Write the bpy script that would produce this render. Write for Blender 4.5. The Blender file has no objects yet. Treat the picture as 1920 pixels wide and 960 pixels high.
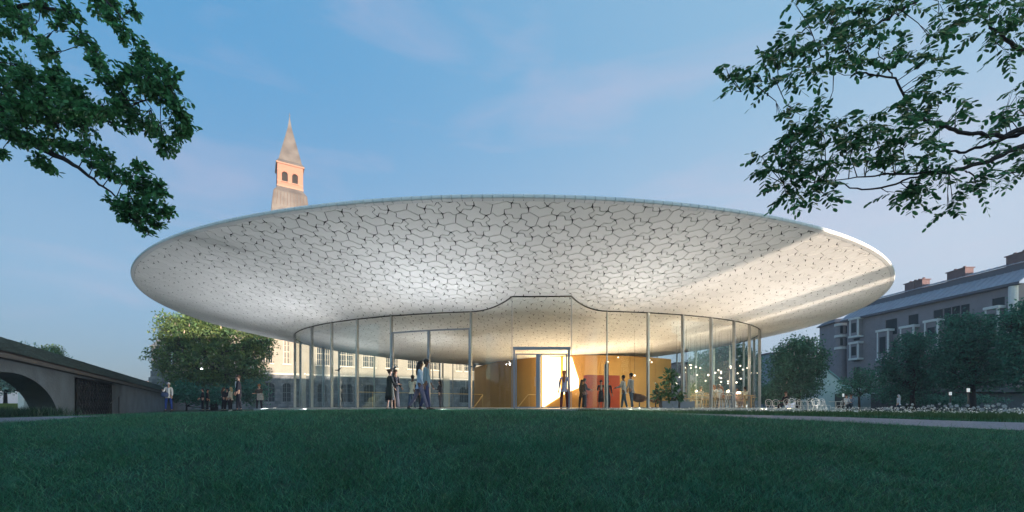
import bpy, bmesh, math, random
import numpy as np
from mathutils import Vector, Matrix, Euler, Quaternion
from mathutils.geometry import tessellate_polygon
PI = math.pi
R_ = math.radians
random.seed(7)
rng = np.random.default_rng(7)
S = bpy.context.scene
C = S.collection

# ------------------------------------------------------------------ camera
FPX, HZ, EYE = 804.3, 762.3, 0.08
cam = bpy.data.cameras.new("camera")
cam.sensor_width = 36.0
cam.lens = FPX / 1920 * 36.0
cam.shift_y = (HZ - 480) / 1920
cam.clip_start = 0.1
cam.clip_end = 6000
camo = bpy.data.objects.new("camera", cam)
camo.location = (0, 0, EYE)
camo.rotation_euler = (R_(90), 0, 0)
C.objects.link(camo)
S.camera = camo
def P(u, v, d):
    return Vector(((u - 960) / FPX * d, d, EYE + (HZ - v) / FPX * d))

# ------------------------------------------------------------------ light
SUN_EL = 2.0
SUN_AZ = (0.643, -0.766)                 # horizontal direction towards the sun
sd = Vector((-SUN_AZ[0], -SUN_AZ[1], -math.tan(R_(SUN_EL)))).normalized()
sun = bpy.data.lights.new("sun", 'SUN')
sun.energy = 5.0
sun.angle = R_(0.5)
sun.color = (1.0, 0.80, 0.62)
suno = bpy.data.objects.new("sun", sun)
suno.rotation_euler = sd.to_track_quat('-Z', 'Y').to_euler()
suno.location = (20, -40, 30)
C.objects.link(suno)
W = bpy.data.worlds.new("World")
S.world = W
W.use_nodes = True
wt = W.node_tree
wt.nodes.clear()
def wn(t, **k):
    n = wt.nodes.new(t)
    for a, b in k.items(): setattr(n, a, b)
    return n
sky = wn('ShaderNodeTexSky', sky_type='NISHITA', sun_disc=False)
sky.sun_elevation = R_(SUN_EL + 4)
sky.sun_rotation = math.atan2(SUN_AZ[0], SUN_AZ[1])
sky.air_density = 1.0
sky.dust_density = 0.6
sky.ozone_density = 2.0
bg = wn('ShaderNodeBackground')
SKY_STRENGTH = 0.15
bg.inputs[1].default_value = SKY_STRENGTH
out = wn('ShaderNodeOutputWorld')
# thin clouds: noise over the sky direction
tc = wn('ShaderNodeTexCoord')
mp = wn('ShaderNodeMapping'); mp.inputs['Scale'].default_value = (1.2, 1.2, 5.0); mp.inputs['Rotation'].default_value = (0.1, 0.25, 0.3)
ns = wn('ShaderNodeTexNoise'); ns.inputs['Scale'].default_value = 2.3; ns.inputs['Detail'].default_value = 10; ns.inputs['Roughness'].default_value = 0.55; ns.inputs['Distortion'].default_value = 0.4
rp = wn('ShaderNodeValToRGB'); rp.color_ramp.elements[0].position = 0.52; rp.color_ramp.elements[1].position = 0.80
rp.color_ramp.elements[0].color = (0, 0, 0, 1); rp.color_ramp.elements[1].color = (0.34, 0.34, 0.34, 1)
sep = wn('ShaderNodeSeparateXYZ')
tint = wn('ShaderNodeMix', data_type='RGBA', blend_type='MULTIPLY')
tint.inputs[0].default_value = 1.0
mixc = wn('ShaderNodeMix', data_type='RGBA')
L = wt.links.new
L(tc.outputs['Generated'], mp.inputs[0]); L(mp.outputs[0], ns.inputs['Vector']); L(ns.outputs['Fac'], rp.inputs[0])
L(tc.outputs['Generated'], sep.inputs[0])
L(sky.outputs[0], tint.inputs[6])
KS = SKY_STRENGTH * 2 ** 1.4
def srgb(r, g, b): return tuple((((c / 255 + .055) / 1.055) ** 2.4) / KS for c in (r, g, b)) + (1,)
tint.inputs[7].default_value = (.72, .93, 1.0, 1)
# a thin evening haze near the horizon, paler towards the right where the cloud is thinner
def maprange(src, a, b_, c, d_, smooth=False):
    n = wn('ShaderNodeMapRange'); n.interpolation_type = 'SMOOTHSTEP' if smooth else 'LINEAR'
    n.inputs[1].default_value = a; n.inputs[2].default_value = b_; n.inputs[3].default_value = c; n.inputs[4].default_value = d_
    L(src, n.inputs[0]); return n.outputs[0]
def mix(fac, a, b_, bt='MIX'):
    n = wn('ShaderNodeMix', data_type='RGBA', blend_type=bt)
    for i_, v_ in ((0, fac), (6, a), (7, b_)):
        if hasattr(v_, 'is_output'): L(v_, n.inputs[i_])
        else: n.inputs[i_].default_value = v_
    return n.outputs[2]
side = maprange(sep.outputs[0], -.70, .72, 0, 1, True)
up_c = mix(side, srgb(70, 152, 206), srgb(146, 192, 224))
mid_c = mix(side, srgb(124, 163, 198), srgb(188, 202, 222))
low_c = mix(side, srgb(122, 134, 166), srgb(170, 186, 210))
e1 = maprange(sep.outputs[2], .02, .24, 0, 1, True)
e2 = maprange(sep.outputs[2], .22, .62, 0, 1, True)
grad = mix(e2, mix(e1, low_c, mid_c), up_c)
base_sky = mix(.12, grad, tint.outputs[2])
front = maprange(sep.outputs[1], -.35, .25, 0, 1, True)      # behind the viewer the clear evening sky
base_sky = mix(front, mix(1.0, tint.outputs[2], (1.35, 1.3, 1.25, 1), 'MULTIPLY'), base_sky)
L(base_sky, mixc.inputs[6])
L(rp.outputs[0], mixc.inputs[0])
mixc.inputs[7].default_value = srgb(216, 200, 220)
L(mixc.outputs[2], bg.inputs[0])
L(bg.outputs[0], out.inputs[0])

S.view_settings.view_transform = 'Standard'
S.view_settings.look = 'None'
S.view_settings.gamma = 1
S.view_settings.exposure = 1.4
S.render.engine = 'CYCLES'
S.cycles.max_bounces = 8
S.cycles.transparent_max_bounces = 24
S.cycles.sample_clamp_indirect = 4.0

# ------------------------------------------------------------------ materials
MATS = {}
def mat(name, col, rough=0.7, metal=0.0, var=0.0, vscale=3.0, bump=0.0, bscale=30.0, island=0.0, emit=None, estr=0.0, spec=0.4, detail=5, col2=None, trans=0.0):
    if name in MATS: return MATS[name]
    m = bpy.data.materials.new(name); m.use_nodes = True
    nt = m.node_tree; b = nt.nodes['Principled BSDF']
    b.inputs['Roughness'].default_value = rough
    b.inputs['Metallic'].default_value = metal
    b.inputs['Specular IOR Level'].default_value = spec
    c = nt.nodes.new('ShaderNodeRGB'); c.outputs[0].default_value = (*col, 1)
    o = c.outputs[0]
    tcn = nt.nodes.new('ShaderNodeTexCoord')
    if var or col2:
        n = nt.nodes.new('ShaderNodeTexNoise'); n.inputs['Scale'].default_value = vscale; n.inputs['Detail'].default_value = detail
        nt.links.new(tcn.outputs['Object'], n.inputs['Vector'])
        if col2:
            r = nt.nodes.new('ShaderNodeValToRGB'); r.color_ramp.elements[0].position = .38; r.color_ramp.elements[1].position = .62
            nt.links.new(n.outputs['Fac'], r.inputs[0])
            mx = nt.nodes.new('ShaderNodeMix'); mx.data_type = 'RGBA'
            nt.links.new(r.outputs[0], mx.inputs[0]); nt.links.new(o, mx.inputs[6]); mx.inputs[7].default_value = (*col2, 1)
            o = mx.outputs[2]
        if var:
            mr = nt.nodes.new('ShaderNodeMapRange'); mr.inputs[1].default_value = .25; mr.inputs[2].default_value = .75
            mr.inputs[3].default_value = 1 - var; mr.inputs[4].default_value = 1 + var
            nt.links.new(n.outputs['Fac'], mr.inputs[0])
            hs = nt.nodes.new('ShaderNodeHueSaturation'); nt.links.new(o, hs.inputs['Color']); nt.links.new(mr.outputs[0], hs.inputs['Value'])
            o = hs.outputs[0]
    if island:
        g = nt.nodes.new('ShaderNodeNewGeometry'); oi = nt.nodes.new('ShaderNodeObjectInfo')
        ad = nt.nodes.new('ShaderNodeMath'); ad.operation = 'ADD'
        fr = nt.nodes.new('ShaderNodeMath'); fr.operation = 'FRACT'
        nt.links.new(g.outputs['Random Per Island'], ad.inputs[0]); nt.links.new(oi.outputs['Random'], ad.inputs[1]); nt.links.new(ad.outputs[0], fr.inputs[0])
        mr = nt.nodes.new('ShaderNodeMapRange'); mr.inputs[3].default_value = 1 - island; mr.inputs[4].default_value = 1 + island
        nt.links.new(fr.outputs[0], mr.inputs[0])
        hs = nt.nodes.new('ShaderNodeHueSaturation'); nt.links.new(o, hs.inputs['Color']); nt.links.new(mr.outputs[0], hs.inputs['Value'])
        o = hs.outputs[0]
    nt.links.new(o, b.inputs['Base Color'])
    if bump:
        n2 = nt.nodes.new('ShaderNodeTexNoise'); n2.inputs['Scale'].default_value = bscale; n2.inputs['Detail'].default_value = 6
        nt.links.new(tcn.outputs['Object'], n2.inputs['Vector'])
        bp = nt.nodes.new('ShaderNodeBump'); bp.inputs['Strength'].default_value = bump; bp.inputs['Distance'].default_value = 0.05
        nt.links.new(n2.outputs['Fac'], bp.inputs['Height']); nt.links.new(bp.outputs[0], b.inputs['Normal'])
    if emit:
        b.inputs['Emission Color'].default_value = (*emit, 1); b.inputs['Emission Strength'].default_value = estr
    if trans:      # leaves: some light through
        tr = nt.nodes.new('ShaderNodeBsdfTranslucent'); nt.links.new(o, tr.inputs[0])
        ms = nt.nodes.new('ShaderNodeMixShader'); ms.inputs[0].default_value = trans
        nt.links.new(b.outputs[0], ms.inputs[1]); nt.links.new(tr.outputs[0], ms.inputs[2])
        nt.links.new(ms.outputs[0], nt.nodes['Material Output'].inputs[0])
    MATS[name] = m
    return m

def glass_mat(name, tint=(0.96, 0.98, 0.98), refl=1.0, base=0.0):
    m = bpy.data.materials.new(name); m.use_nodes = True
    nt = m.node_tree; nt.nodes.clear()
    o = nt.nodes.new('ShaderNodeOutputMaterial')
    t = nt.nodes.new('ShaderNodeBsdfTransparent'); t.inputs[0].default_value = (*tint, 1)
    g = nt.nodes.new('ShaderNodeBsdfGlossy'); g.inputs['Roughness'].default_value = 0.02
    f = nt.nodes.new('ShaderNodeFresnel'); f.inputs[0].default_value = 1.45
    mu = nt.nodes.new('ShaderNodeMath'); mu.operation = 'MULTIPLY_ADD'; mu.inputs[1].default_value = refl; mu.inputs[2].default_value = base
    x = nt.nodes.new('ShaderNodeMixShader')
    nt.links.new(f.outputs[0], mu.inputs[0]); nt.links.new(mu.outputs[0], x.inputs[0])
    nt.links.new(t.outputs[0], x.inputs[1]); nt.links.new(g.outputs[0], x.inputs[2]); nt.links.new(x.outputs[0], o.inputs[0])
    MATS[name] = m
    return m

# ------------------------------------------------------------------ mesh helpers
class MB:
    def __init__(s): s.v = []; s.f = []
    def add(s, vs, fs):
        o = len(s.v); s.v += [tuple(p) for p in vs]; s.f += [tuple(i + o for i in f) for f in fs]; return s
    def box(s, c, d, rz=0, top=1.0):
        cx, cy, cz = c; hx, hy, hz = d[0] / 2, d[1] / 2, d[2] / 2
        ca, sa = math.cos(rz), math.sin(rz); vs = []
        for k in (-1, 1):
            w = top if k > 0 else 1
            for a, b in ((-1, -1), (1, -1), (1, 1), (-1, 1)):
                x, y = a * hx * w, b * hy * w
                vs.append((cx + x * ca - y * sa, cy + x * sa + y * ca, cz + k * hz))
        return s.add(vs, [(3, 2, 1, 0), (4, 5, 6, 7), (0, 1, 5, 4), (1, 2, 6, 5), (2, 3, 7, 6), (3, 0, 4, 7)])
    def tube(s, pts, r, seg=8, cap=True, sq=(1, 1)):
        pts = [Vector(p) for p in pts]; n = len(pts)
        rr = r if hasattr(r, '__len__') else [r] * n
        vs = []; prev = None
        for i, p in enumerate(pts):
            t = (pts[min(i + 1, n - 1)] - pts[max(i - 1, 0)]).normalized()
            if prev is None:
                a = Vector((0, 0, 1)) if abs(t.z) < .9 else Vector((1, 0, 0))
                x = t.cross(a).normalized()
            else:
                x = (prev - t * prev.dot(t)).normalized()
            prev = x; y = t.cross(x)
            for k in range(seg):
                an = 2 * PI * k / seg
                vs.append(p + x * (rr[i] * math.cos(an) * sq[0]) + y * (rr[i] * math.sin(an) * sq[1]))
        fs = []
        for i in range(n - 1):
            for k in range(seg):
                a = i * seg + k; b = i * seg + (k + 1) % seg
                fs.append((a, b, b + seg, a + seg))
        if cap: fs.append(tuple(range(seg - 1, -1, -1))); fs.append(tuple((n - 1) * seg + k for k in range(seg)))
        return s.add(vs, fs)
    def rings(s, rings, cap=True):
        n = len(rings[0]); vs = [p for r in rings for p in r]; fs = []
        for i in range(len(rings) - 1):
            for k in range(n):
                a = i * n + k; b = i * n + (k + 1) % n
                fs.append((a, b, b + n, a + n))
        if cap: fs.append(tuple(range(n - 1, -1, -1))); fs.append(tuple((len(rings) - 1) * n + k for k in range(n)))
        return s.add(vs, fs)
    def ell(s, c, r, seg=12, rg=8, z0=-1.0, z1=1.0):
        rs = []
        a0, a1 = math.asin(z0), math.asin(z1)
        for i in range(rg + 1):
            a = a0 + (a1 - a0) * i / rg
            ca = max(math.cos(a), 0.02)
            rs.append([(c[0] + r[0] * ca * math.cos(2 * PI * k / seg), c[1] + r[1] * ca * math.sin(2 * PI * k / seg), c[2] + r[2] * math.sin(a)) for k in range(seg)])
        return s.rings(rs)
    def prism(s, poly, z0, z1):           # poly: list of (x,y), CCW
        n = len(poly)
        vs = [(x, y, z0) for x, y in poly] + [(x, y, z1) for x, y in poly]
        fs = [tuple(range(n - 1, -1, -1)), tuple(range(n, 2 * n))] + [(i, (i + 1) % n, (i + 1) % n + n, i + n) for i in range(n)]
        return s.add(vs, fs)
    def xform(s, M):
        s.v = [tuple(M @ Vector(p)) for p in s.v]; return s
    def mesh(s, name, m, smooth=False):
        me = bpy.data.meshes.new(name); me.from_pydata(s.v, [], s.f)
        if m: me.materials.append(m)
        if smooth:
            me.polygons.foreach_set('use_smooth', [True] * len(me.polygons))
        me.update(); return me
    def build(s, name, m, parent=None, smooth=False, loc=None):
        return link(name, s.mesh(name, m, smooth), parent, loc)
def link(name, me, parent=None, loc=None):
    o = bpy.data.objects.new(name, me); C.objects.link(o)
    if parent: o.parent = parent
    if loc is not None: o.location = loc
    return o
def np_mesh(name, V, F, m, parent=None, smooth=False):   # V (n,3), F (m,k) arrays
    me = bpy.data.meshes.new(name)
    nv, nf, k = len(V), len(F), F.shape[1]
    me.vertices.add(nv); me.vertices.foreach_set('co', np.asarray(V, np.float32).ravel())
    me.loops.add(nf * k); me.loops.foreach_set('vertex_index', np.asarray(F, np.int32).ravel())
    me.polygons.add(nf); me.polygons.foreach_set('loop_start', np.arange(nf, dtype=np.int32) * k)
    me.polygons.foreach_set('loop_total', np.full(nf, k, np.int32))
    if smooth: me.polygons.foreach_set('use_smooth', np.ones(nf, bool))
    me.materials.append(m); me.update(calc_edges=True); me.validate()
    return link(name, me, parent)
def tag(o, label=None, cat=None, group=None, kind=None):
    if label: o['label'] = label
    if cat: o['category'] = cat
    if group: o['group'] = group
    if kind: o['kind'] = kind
    return o
def thing(name, label, cat, loc=(0, 0, 0), rz=0, group=None):
    o = bpy.data.objects.new(name, None); C.objects.link(o)
    o.location = loc; o.rotation_euler = (0, 0, rz)
    o.empty_display_size = 0.2
    return tag(o, label, cat, group)
def copy_tree(o, parent=None):
    c = o.copy(); C.objects.link(c); c.parent = parent
    for ch in list(o.children): copy_tree(ch, c)
    return c
def kids(o): return list(o.children)
# ------------------------------------------------------------------ ground
def gz(x, y):       # world height of the ground
    x = np.asarray(x, float); y = np.asarray(y, float)
    side = np.where(x > 0, .018 * np.minimum(x, 16), .022 * np.minimum(np.maximum(-x - 6, 0), 14))
    t = np.clip((13 - y) / 7, 0, 1.6)
    near = 1.3 * t ** 1.8
    far = np.clip((y - 14) / 30, 0, 1)
    return EYE - .14 - side * (1 - .3 * far) - near - .12 * far
def gzf(x, y): return float(gz(x, y))
def sheet(name, poly_fn, nx, ny, m, dz):
    vs = []; fs = []
    for i in range(nx + 1):
        for j in range(ny + 1):
            x, y = poly_fn(i / nx, j / ny); vs.append((x, y, gzf(x, y) + dz))
    for i in range(nx):
        for j in range(ny):
            a = i * (ny + 1) + j; fs.append((a, a + ny + 1, a + ny + 2, a + 1))
    b = MB(); b.add(vs, fs); o = b.build(name, m, smooth=True); tag(o, kind='structure'); return o
xs = np.concatenate([np.linspace(-200, -40, 8), np.linspace(-38, 38, 77), np.linspace(40, 200, 8)])
ys = np.concatenate([[-52, -46, -30, -10, -2], np.linspace(0, 30, 61), np.linspace(32, 60, 15), [80, 100, 120, 150, 190]])
X, Y = np.meshgrid(xs, ys, indexing='ij')
Z = gz(X, Y)
V = np.stack([X, Y, Z], -1).reshape(-1, 3)
ny = len(ys); F = []
for i in range(len(xs) - 1):
    a = np.arange(ny - 1) + i * ny
    F.append(np.stack([a, a + ny, a + ny + 1, a + 1], -1))
lawn_m = mat('lawn_soil', (.016, .055, .032), .9, var=.35, vscale=2.0, bump=.6, bscale=18)
lawn = np_mesh('ground', V, np.concatenate(F), lawn_m, smooth=True); tag(lawn, kind='structure')
gravel = mat('path_gravel', (.25, .235, .26), .85, var=.3, vscale=18, bump=.5, bscale=60)
# right-hand path: centre line from pixels and widths
rp_c = [(0.3, 15.6, .35), (2.8, 14.6, .6), (5.2, 13.5, .95), (7.0, 12.6, .95), (9.6, 11.7, .85), (12.5, 11.1, .78), (17, 10.7, .8), (26, 10.4, .8)]
def interp(pts, t):
    k = t * (len(pts) - 1); i = min(int(k), len(pts) - 2); f = k - i
    return [a + (b - a) * f for a, b in zip(pts[i], pts[i + 1])]
def rpath(s, t):
    x, y, w = interp(rp_c, s); x2, y2, _ = interp(rp_c, min(s + .01, 1)); x1, y1, _ = interp(rp_c, max(s - .01, 0))
    d = Vector((x2 - x1, y2 - y1)).normalized(); return x - d.y * (t - .5) * 2 * w, y + d.x * (t - .5) * 2 * w
sheet('path_right', rpath, 60, 4, gravel, .012)
lp_c = [(-26, 10.6, 1.5), (-18, 11.4, 1.5), (-13.5, 12.3, 1.45), (-11.5, 13.6, 1.1), (-10.6, 15.2, .8), (-10.4, 17.5, .5)]
def lpath(s, t):
    x, y, w = interp(lp_c, s); x2, y2, _ = interp(lp_c, min(s + .01, 1)); x1, y1, _ = interp(lp_c, max(s - .01, 0))
    d = Vector((x2 - x1, y2 - y1)).normalized(); return x - d.y * (t - .5) * 2 * w, y + d.x * (t - .5) * 2 * w
sheet('path_left', lpath, 50, 4, gravel, .012)

# ------------------------------------------------------------------ pavilion
RC = (0.037, 35.2); RR = 23.418
XG, DG, RG = 1.056, 38.346, 18.309
def zu(x, y):
    x = np.asarray(x, float); y = np.asarray(y, float)
    r = np.hypot(x - RC[0], y - RC[1])
    return EYE + 3.817 + (6.189 - 3.817) * (r / RR) ** 2.15 - .004 * (x - RC[0]) + .011 * (y - RC[1]) + .194 * ((x - RC[0]) ** 2 - (y - RC[1]) ** 2) / RR ** 2
def zuf(x, y): return float(zu(x, y))
pav = thing('garden_pavilion', 'round glass pavilion under a huge white dish-shaped canopy of wavy panels', 'pavilion', (XG, DG, 0))
PO = Vector((XG, DG, 0))
def psub(b): return b.xform(Matrix.Translation(-PO))
def pbuild(b, name, m, parent=None, smooth=False):
    if parent is None: psub(b); parent = pav
    else: psub(b)
    return b.build(name, m, parent, smooth)
concrete = mat('floor_concrete', (.42, .42, .40), .45, var=.08, vscale=1.2)
dark_back = mat('soffit_backing', (.014, .017, .020), .9)
panel_m = mat('soffit_panel', (.80, .80, .80), .8, island=.045, bump=.08, bscale=70, spec=.15)
alu = mat('brushed_aluminium', (.42, .44, .46), .38, metal=.75, var=.05, vscale=8)
white_metal = mat('rim_metal', (.66, .68, .70), .65, var=.03, vscale=1, spec=.5)
# floor plinth
b = MB(); n = 96
b.prism([(XG + (RG + .35) * math.cos(2 * PI * k / n), DG + (RG + .35) * math.sin(2 * PI * k / n)) for k in range(n)], -.5, 0.0)
fl = pbuild(b, 'floor_slab', concrete)
b = MB(); b.prism([(-.6, 17.85), (3.1, 17.85), (3.4, 21), (-.9, 21)], -.45, -.006); pbuild(b, 'entrance_slab', concrete)
# terrace in front where visitors walk
ter = MB()
def terr(poly, z): ter.prism(poly, z - .3, z)
tb = []
for k in range(25):
    a = R_(202) + (R_(338) - R_(202)) * k / 24
    tb.append((XG + (RG + .36) * math.cos(a), DG + (RG + .36) * math.sin(a), XG + (RG + 2.4) * math.cos(a), DG + (RG + 2.4) * math.sin(a)))
paving = mat('terrace_paving', (.34, .35, .36), .7, var=.1, vscale=2)
vs = []; fs = []
for i, (a, b_, c, d) in enumerate(tb):
    vs += [(a, b_, -.035), (c, d, -.05), (c, d, -.4)]
for i in range(24):
    p = i * 3; q = p + 3
    fs += [(p, p + 1, q + 1, q), (p + 1, p + 2, q + 2, q + 1)]
tt = MB(); tt.add(vs, fs); tag(tt.build('terrace', paving), kind='structure')

# backing shell + roof top
def ringgrid(r0, r1, nr, na, zf):
    vs = []; fs = []
    for i in range(nr + 1):
        r = r0 + (r1 - r0) * i / nr
        for k in range(na):
            a = 2 * PI * k / na; x = RC[0] + r * math.cos(a); y = RC[1] + r * math.sin(a)
            vs.append((x, y, zf(x, y)))
    for i in range(nr):
        for k in range(na):
            a = i * na + k; c = i * na + (k + 1) % na
            fs.append((a, c, c + na, a + na))
    return vs, fs
b = MB(); b.add(*ringgrid(.01, RR - .1, 40, 160, lambda x, y: zuf(x, y) + .019)); pbuild(b, 'ceiling_backing', dark_back, smooth=True)
b = MB()
def ztop(x, y):
    r = math.hypot(x - RC[0], y - RC[1]) / RR
    a = math.atan2(y - RC[1], x - RC[0]); e = zuf(RC[0] + RR * math.cos(a), RC[1] + RR * math.sin(a))
    return e * r * r + (1 - r * r) * 6.1 + .10
b.add(*ringgrid(.01, RR - .1, 30, 160, ztop)); pbuild(b, 'roof_deck', white_metal, smooth=True)

# rim in segments
NR = 516
def rim_piece(k):
    b = MB(); rings = []
    gap = .008 / RR
    for a in (2 * PI * k / NR + gap, 2 * PI * (k + 1) / NR - gap):
        ca, sa = math.cos(a), math.sin(a); z = zuf(RC[0] + RR * ca, RC[1] + RR * sa)
        prof = [(-.135, -.031), (-.02, -.007), (0.0, .02), (.004, .075), (-.02, .115), (-.08, .14), (-.16, .15), (-.15, .06)]
        rings.append([(RC[0] + (RR + r) * ca, RC[1] + (RR + r) * sa, z + h) for r, h in prof])
    b.rings(rings); return b
order = sorted(range(NR), key=lambda k: RC[1] + RR * math.sin(2 * PI * (k + .5) / NR))
for k in order[:300]: pbuild(rim_piece(k), 'rim_segment', white_metal)
b = MB()
for k in order[300:]:
    q = rim_piece(k); b.add(q.v, q.f)
tag(pbuild(b, 'rim_segments_far', white_metal), kind='stuff')

# wavy panels: rhombitrihexagonal net, S-shaped edges, each hexagon split in three
LAT = 1.455; EL = LAT / (1 + math.sqrt(3)); TH = R_(23.0)
la = np.array([math.cos(TH), math.sin(TH)]) * LAT
lb = np.array([math.cos(TH + PI / 3), math.sin(TH + PI / 3)]) * LAT
T0 = np.array([-.04, 12.75])     # a triangle centre seen in the photograph
ORG = T0 - (la + lb) / 3
PROF = [(.0, 0), (.13, -.045), (.27, -.115), (.38, -.135), (.45, -.08), (.55, .08), (.62, .135), (.73, .115), (.87, .045), (1, 0)]
YT, YN = .735, .115
def wav(p, q, full=True):      # from p to q, interior on the left; returns points excluding q
    d = q - p; nrm = np.array([-d[1], d[0]])
    return [p + d * t + nrm * n for t, n in PROF[:-1]]
def wavr(p, q):                # same curve walked from q's side: interior on the left of reversed edge
    return list(reversed([q + (p - q) * t + np.array([-(p - q)[1], (p - q)[0]]) * n for t, n in PROF[1:]]))
def hexv(c): return [c + EL * np.array([math.cos(TH + PI / 6 + k * PI / 3), math.sin(TH + PI / 6 + k * PI / 3)]) for k in range(6)]
def gapw(poly, stars):
    P_ = np.array(poly); n = len(P_)
    nx = np.roll(P_, -1, 0); pv = np.roll(P_, 1, 0)
    t1 = P_ - pv; t2 = nx - P_
    t1 /= np.linalg.norm(t1, axis=1)[:, None] + 1e-9; t2 /= np.linalg.norm(t2, axis=1)[:, None] + 1e-9
    n1 = np.stack([-t1[:, 1], t1[:, 0]], 1); n2 = np.stack([-t2[:, 1], t2[:, 0]], 1)
    m = n1 + n2; l = np.linalg.norm(m, axis=1)[:, None]; m = m / np.maximum(l, .2)
    cs = np.maximum((m * n1).sum(1), .35)
    S_ = np.array(stars) if len(stars) else np.zeros((0, 2))
    if len(S_): d = np.min(np.linalg.norm(P_[:, None] - S_[None], axis=2), axis=1)
    else: d = np.full(n, 9.)
    w = .0108 + .0125 * np.exp(-(d / .06) ** 2)
    w = w / cs
    return P_ + m * w[:, None]
tiles = []
rngI = range(-24, 25)
for i in rngI:
    for j in rngI:
        c = ORG + la * i + lb * j
        if np.hypot(c[0] - RC[0], c[1] - RC[1]) > RR + 1.6: continue
        H = hexv(c)
        # hexagon vertices H0..H5 at TH+30+60k ; edges k: H[k-1]->H[k] faces direction TH+60k
        hb = hexv(c + lb); ha = hexv(c + la)
        # squares in the three lattice directions
        dirs = [la, lb, lb - la]
        for k, dv in enumerate(dirs):
            Hn = hexv(c + dv)
            p0, p1 = H[(k - 1) % 6], H[k % 6]          # this hexagon's edge, CCW p0->p1
            q0, q1 = Hn[(k + 2) % 6], Hn[(k + 3) % 6]  # the neighbour's facing edge, CCW q0->q1
            # square CCW: p1 -> p0 is reversed hexagon edge; corners p0, q1, q0, p1
            poly = wavr(p1, p0)[:]   # start p1 ... to p0
            A = [p1] + wavr(p1, p0)[:-1] if False else None
            def rev(a, b_):          # walk a->b along the curve defined CCW as b->a
                pts = [b_ + (a - b_) * t + np.array([-(a - b_)[1], (a - b_)[0]]) * n for t, n in PROF]
                return list(reversed(pts))[:-1]
            sq = rev(p1, p0) + rev(p0, q1) + rev(q1, q0) + rev(q0, p1)
            tiles.append((sq, [p0, p1, q0, q1]))
        # triangles: up one between c, c+la, c+lb ; other between c, c+lb, c+lb-la
        t1 = [H[0], hexv(c + la)[2], hexv(c + lb)[4]]
        tiles.append((wav(t1[0], t1[1]) + wav(t1[1], t1[2]) + wav(t1[2], t1[0]), t1))
        t2 = [H[1], hexv(c + lb)[3], hexv(c + lb - la)[5]]
        tiles.append((wav(t2[0], t2[1]) + wav(t2[1], t2[2]) + wav(t2[2], t2[0]), t2))
        # hexagon in three
        par = (j % 2)
        ends = []
        segs = [wav(H[k], H[(k + 1) % 6]) for k in range(6)]
        for k in range(3):
            e0 = (2 * k + par) % 6; e1 = (e0 + 1) % 6; e2 = (e0 + 2) % 6
            def ypt(e):
                d = H[(e + 1) % 6] - H[e]; return H[e] + d * YT + np.array([-d[1], d[0]]) * YN
            poly = [ypt(e0), H[e1]] + segs[e1][1:] + [H[e2]] + segs[e2][1:7] + [ypt(e2), c]
            tiles.append((poly, [H[e1], H[e2]]))
def tile_ok(p):
    r = np.hypot(p[:, 0] - RC[0], p[:, 1] - RC[1])
    return r.min() < RR - .16
def tile_mb(poly, stars):
    P_ = gapw(poly, stars)
    if not tile_ok(P_): return None
    v = P_ - np.array(RC); r = np.linalg.norm(v, axis=1); RL = RR - .145
    cl = r > RL
    v[cl] *= (RL / r[cl])[:, None]; P_ = v + np.array(RC)
    keep = [0]
    for i in range(1, len(P_)):
        if np.linalg.norm(P_[i] - P_[keep[-1]]) > .006: keep.append(i)
    P_ = P_[keep]
    if len(P_) < 3: return None
    x, y = P_[:, 0], P_[:, 1]
    area = .5 * abs(np.dot(x, np.roll(y, 1)) - np.dot(y, np.roll(x, 1)))
    if area < .002: return None
    z = zu(x, y); n = len(P_)
    vs = [(x[i], y[i], z[i]) for i in range(n)] + [(x[i], y[i], z[i] + .014) for i in range(n)]
    tris = tessellate_polygon([[Vector((x[i], y[i], 0)) for i in range(n)]])
    fs = []
    for t in tris:
        a, b_, c_ = t
        cr = (x[b_] - x[a]) * (y[c_] - y[a]) - (y[b_] - y[a]) * (x[c_] - x[a])
        fs.append((a, c_, b_) if cr > 0 else (a, b_, c_))
    fs += [(i, (i + 1) % n, (i + 1) % n + n, i + n) for i in range(n)]
    return vs, fs
built = []
for poly, st in tiles:
    r = tile_mb(poly, st)
    if r: built.append((min(v[1] for v in r[0]), abs(r[0][0][0]), r))
def apparent(t):
    vs = t[2][0]; x = np.mean([v[0] for v in vs]); y = np.mean([v[1] for v in vs]); z = zuf(x, y)
    return y * (1 + .02 * abs(x / y))
built.sort(key=apparent)
for t in built[:300]:
    b = MB(); b.add(*t[2]); pbuild(b, 'soffit_panel', panel_m)
b = MB()
for t in built[300:]: b.add(*t[2])
tag(pbuild(b, 'soffit_panels_far', panel_m), kind='stuff')

# ---- glass wall
def circ_hit(u, front=True):
    a = (u - 960) / FPX; A = 1 + a * a; B = -2 * (a * XG + DG); Cc = XG * XG + DG * DG - RG * RG
    s_ = math.sqrt(max(0, B * B - 4 * A * Cc)); y = (-B - s_ if front else -B + s_) / (2 * A)
    return Vector((a * y, y))
def ang(p): return math.atan2(p.y - DG, p.x - XG) % (2 * PI)
BAYY = 18.3
pA, pD = circ_hit(883), circ_hit(1138)
pB = Vector((0.0, BAYY)); pC = Vector(((1071 - 960) / FPX * BAYY, BAYY))
def arc(a0, a1, n=6): return [Vector((XG + RG * math.cos(a0 + (a1 - a0) * i / n), DG + RG * math.sin(a0 + (a1 - a0) * i / n))) for i in range(n + 1)]
def bez(p0, p1, p2, p3, n=10):
    return [p0 * (1 - t) ** 3 + p1 * 3 * t * (1 - t) ** 2 + p2 * 3 * t * t * (1 - t) + p3 * t ** 3 for t in [i / n for i in range(n + 1)]]
left_px = [553, 585, 622, 670, 734, 883]
right_px = [1138, 1215, 1280, 1333, 1376, 1405, 1424]
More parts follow.
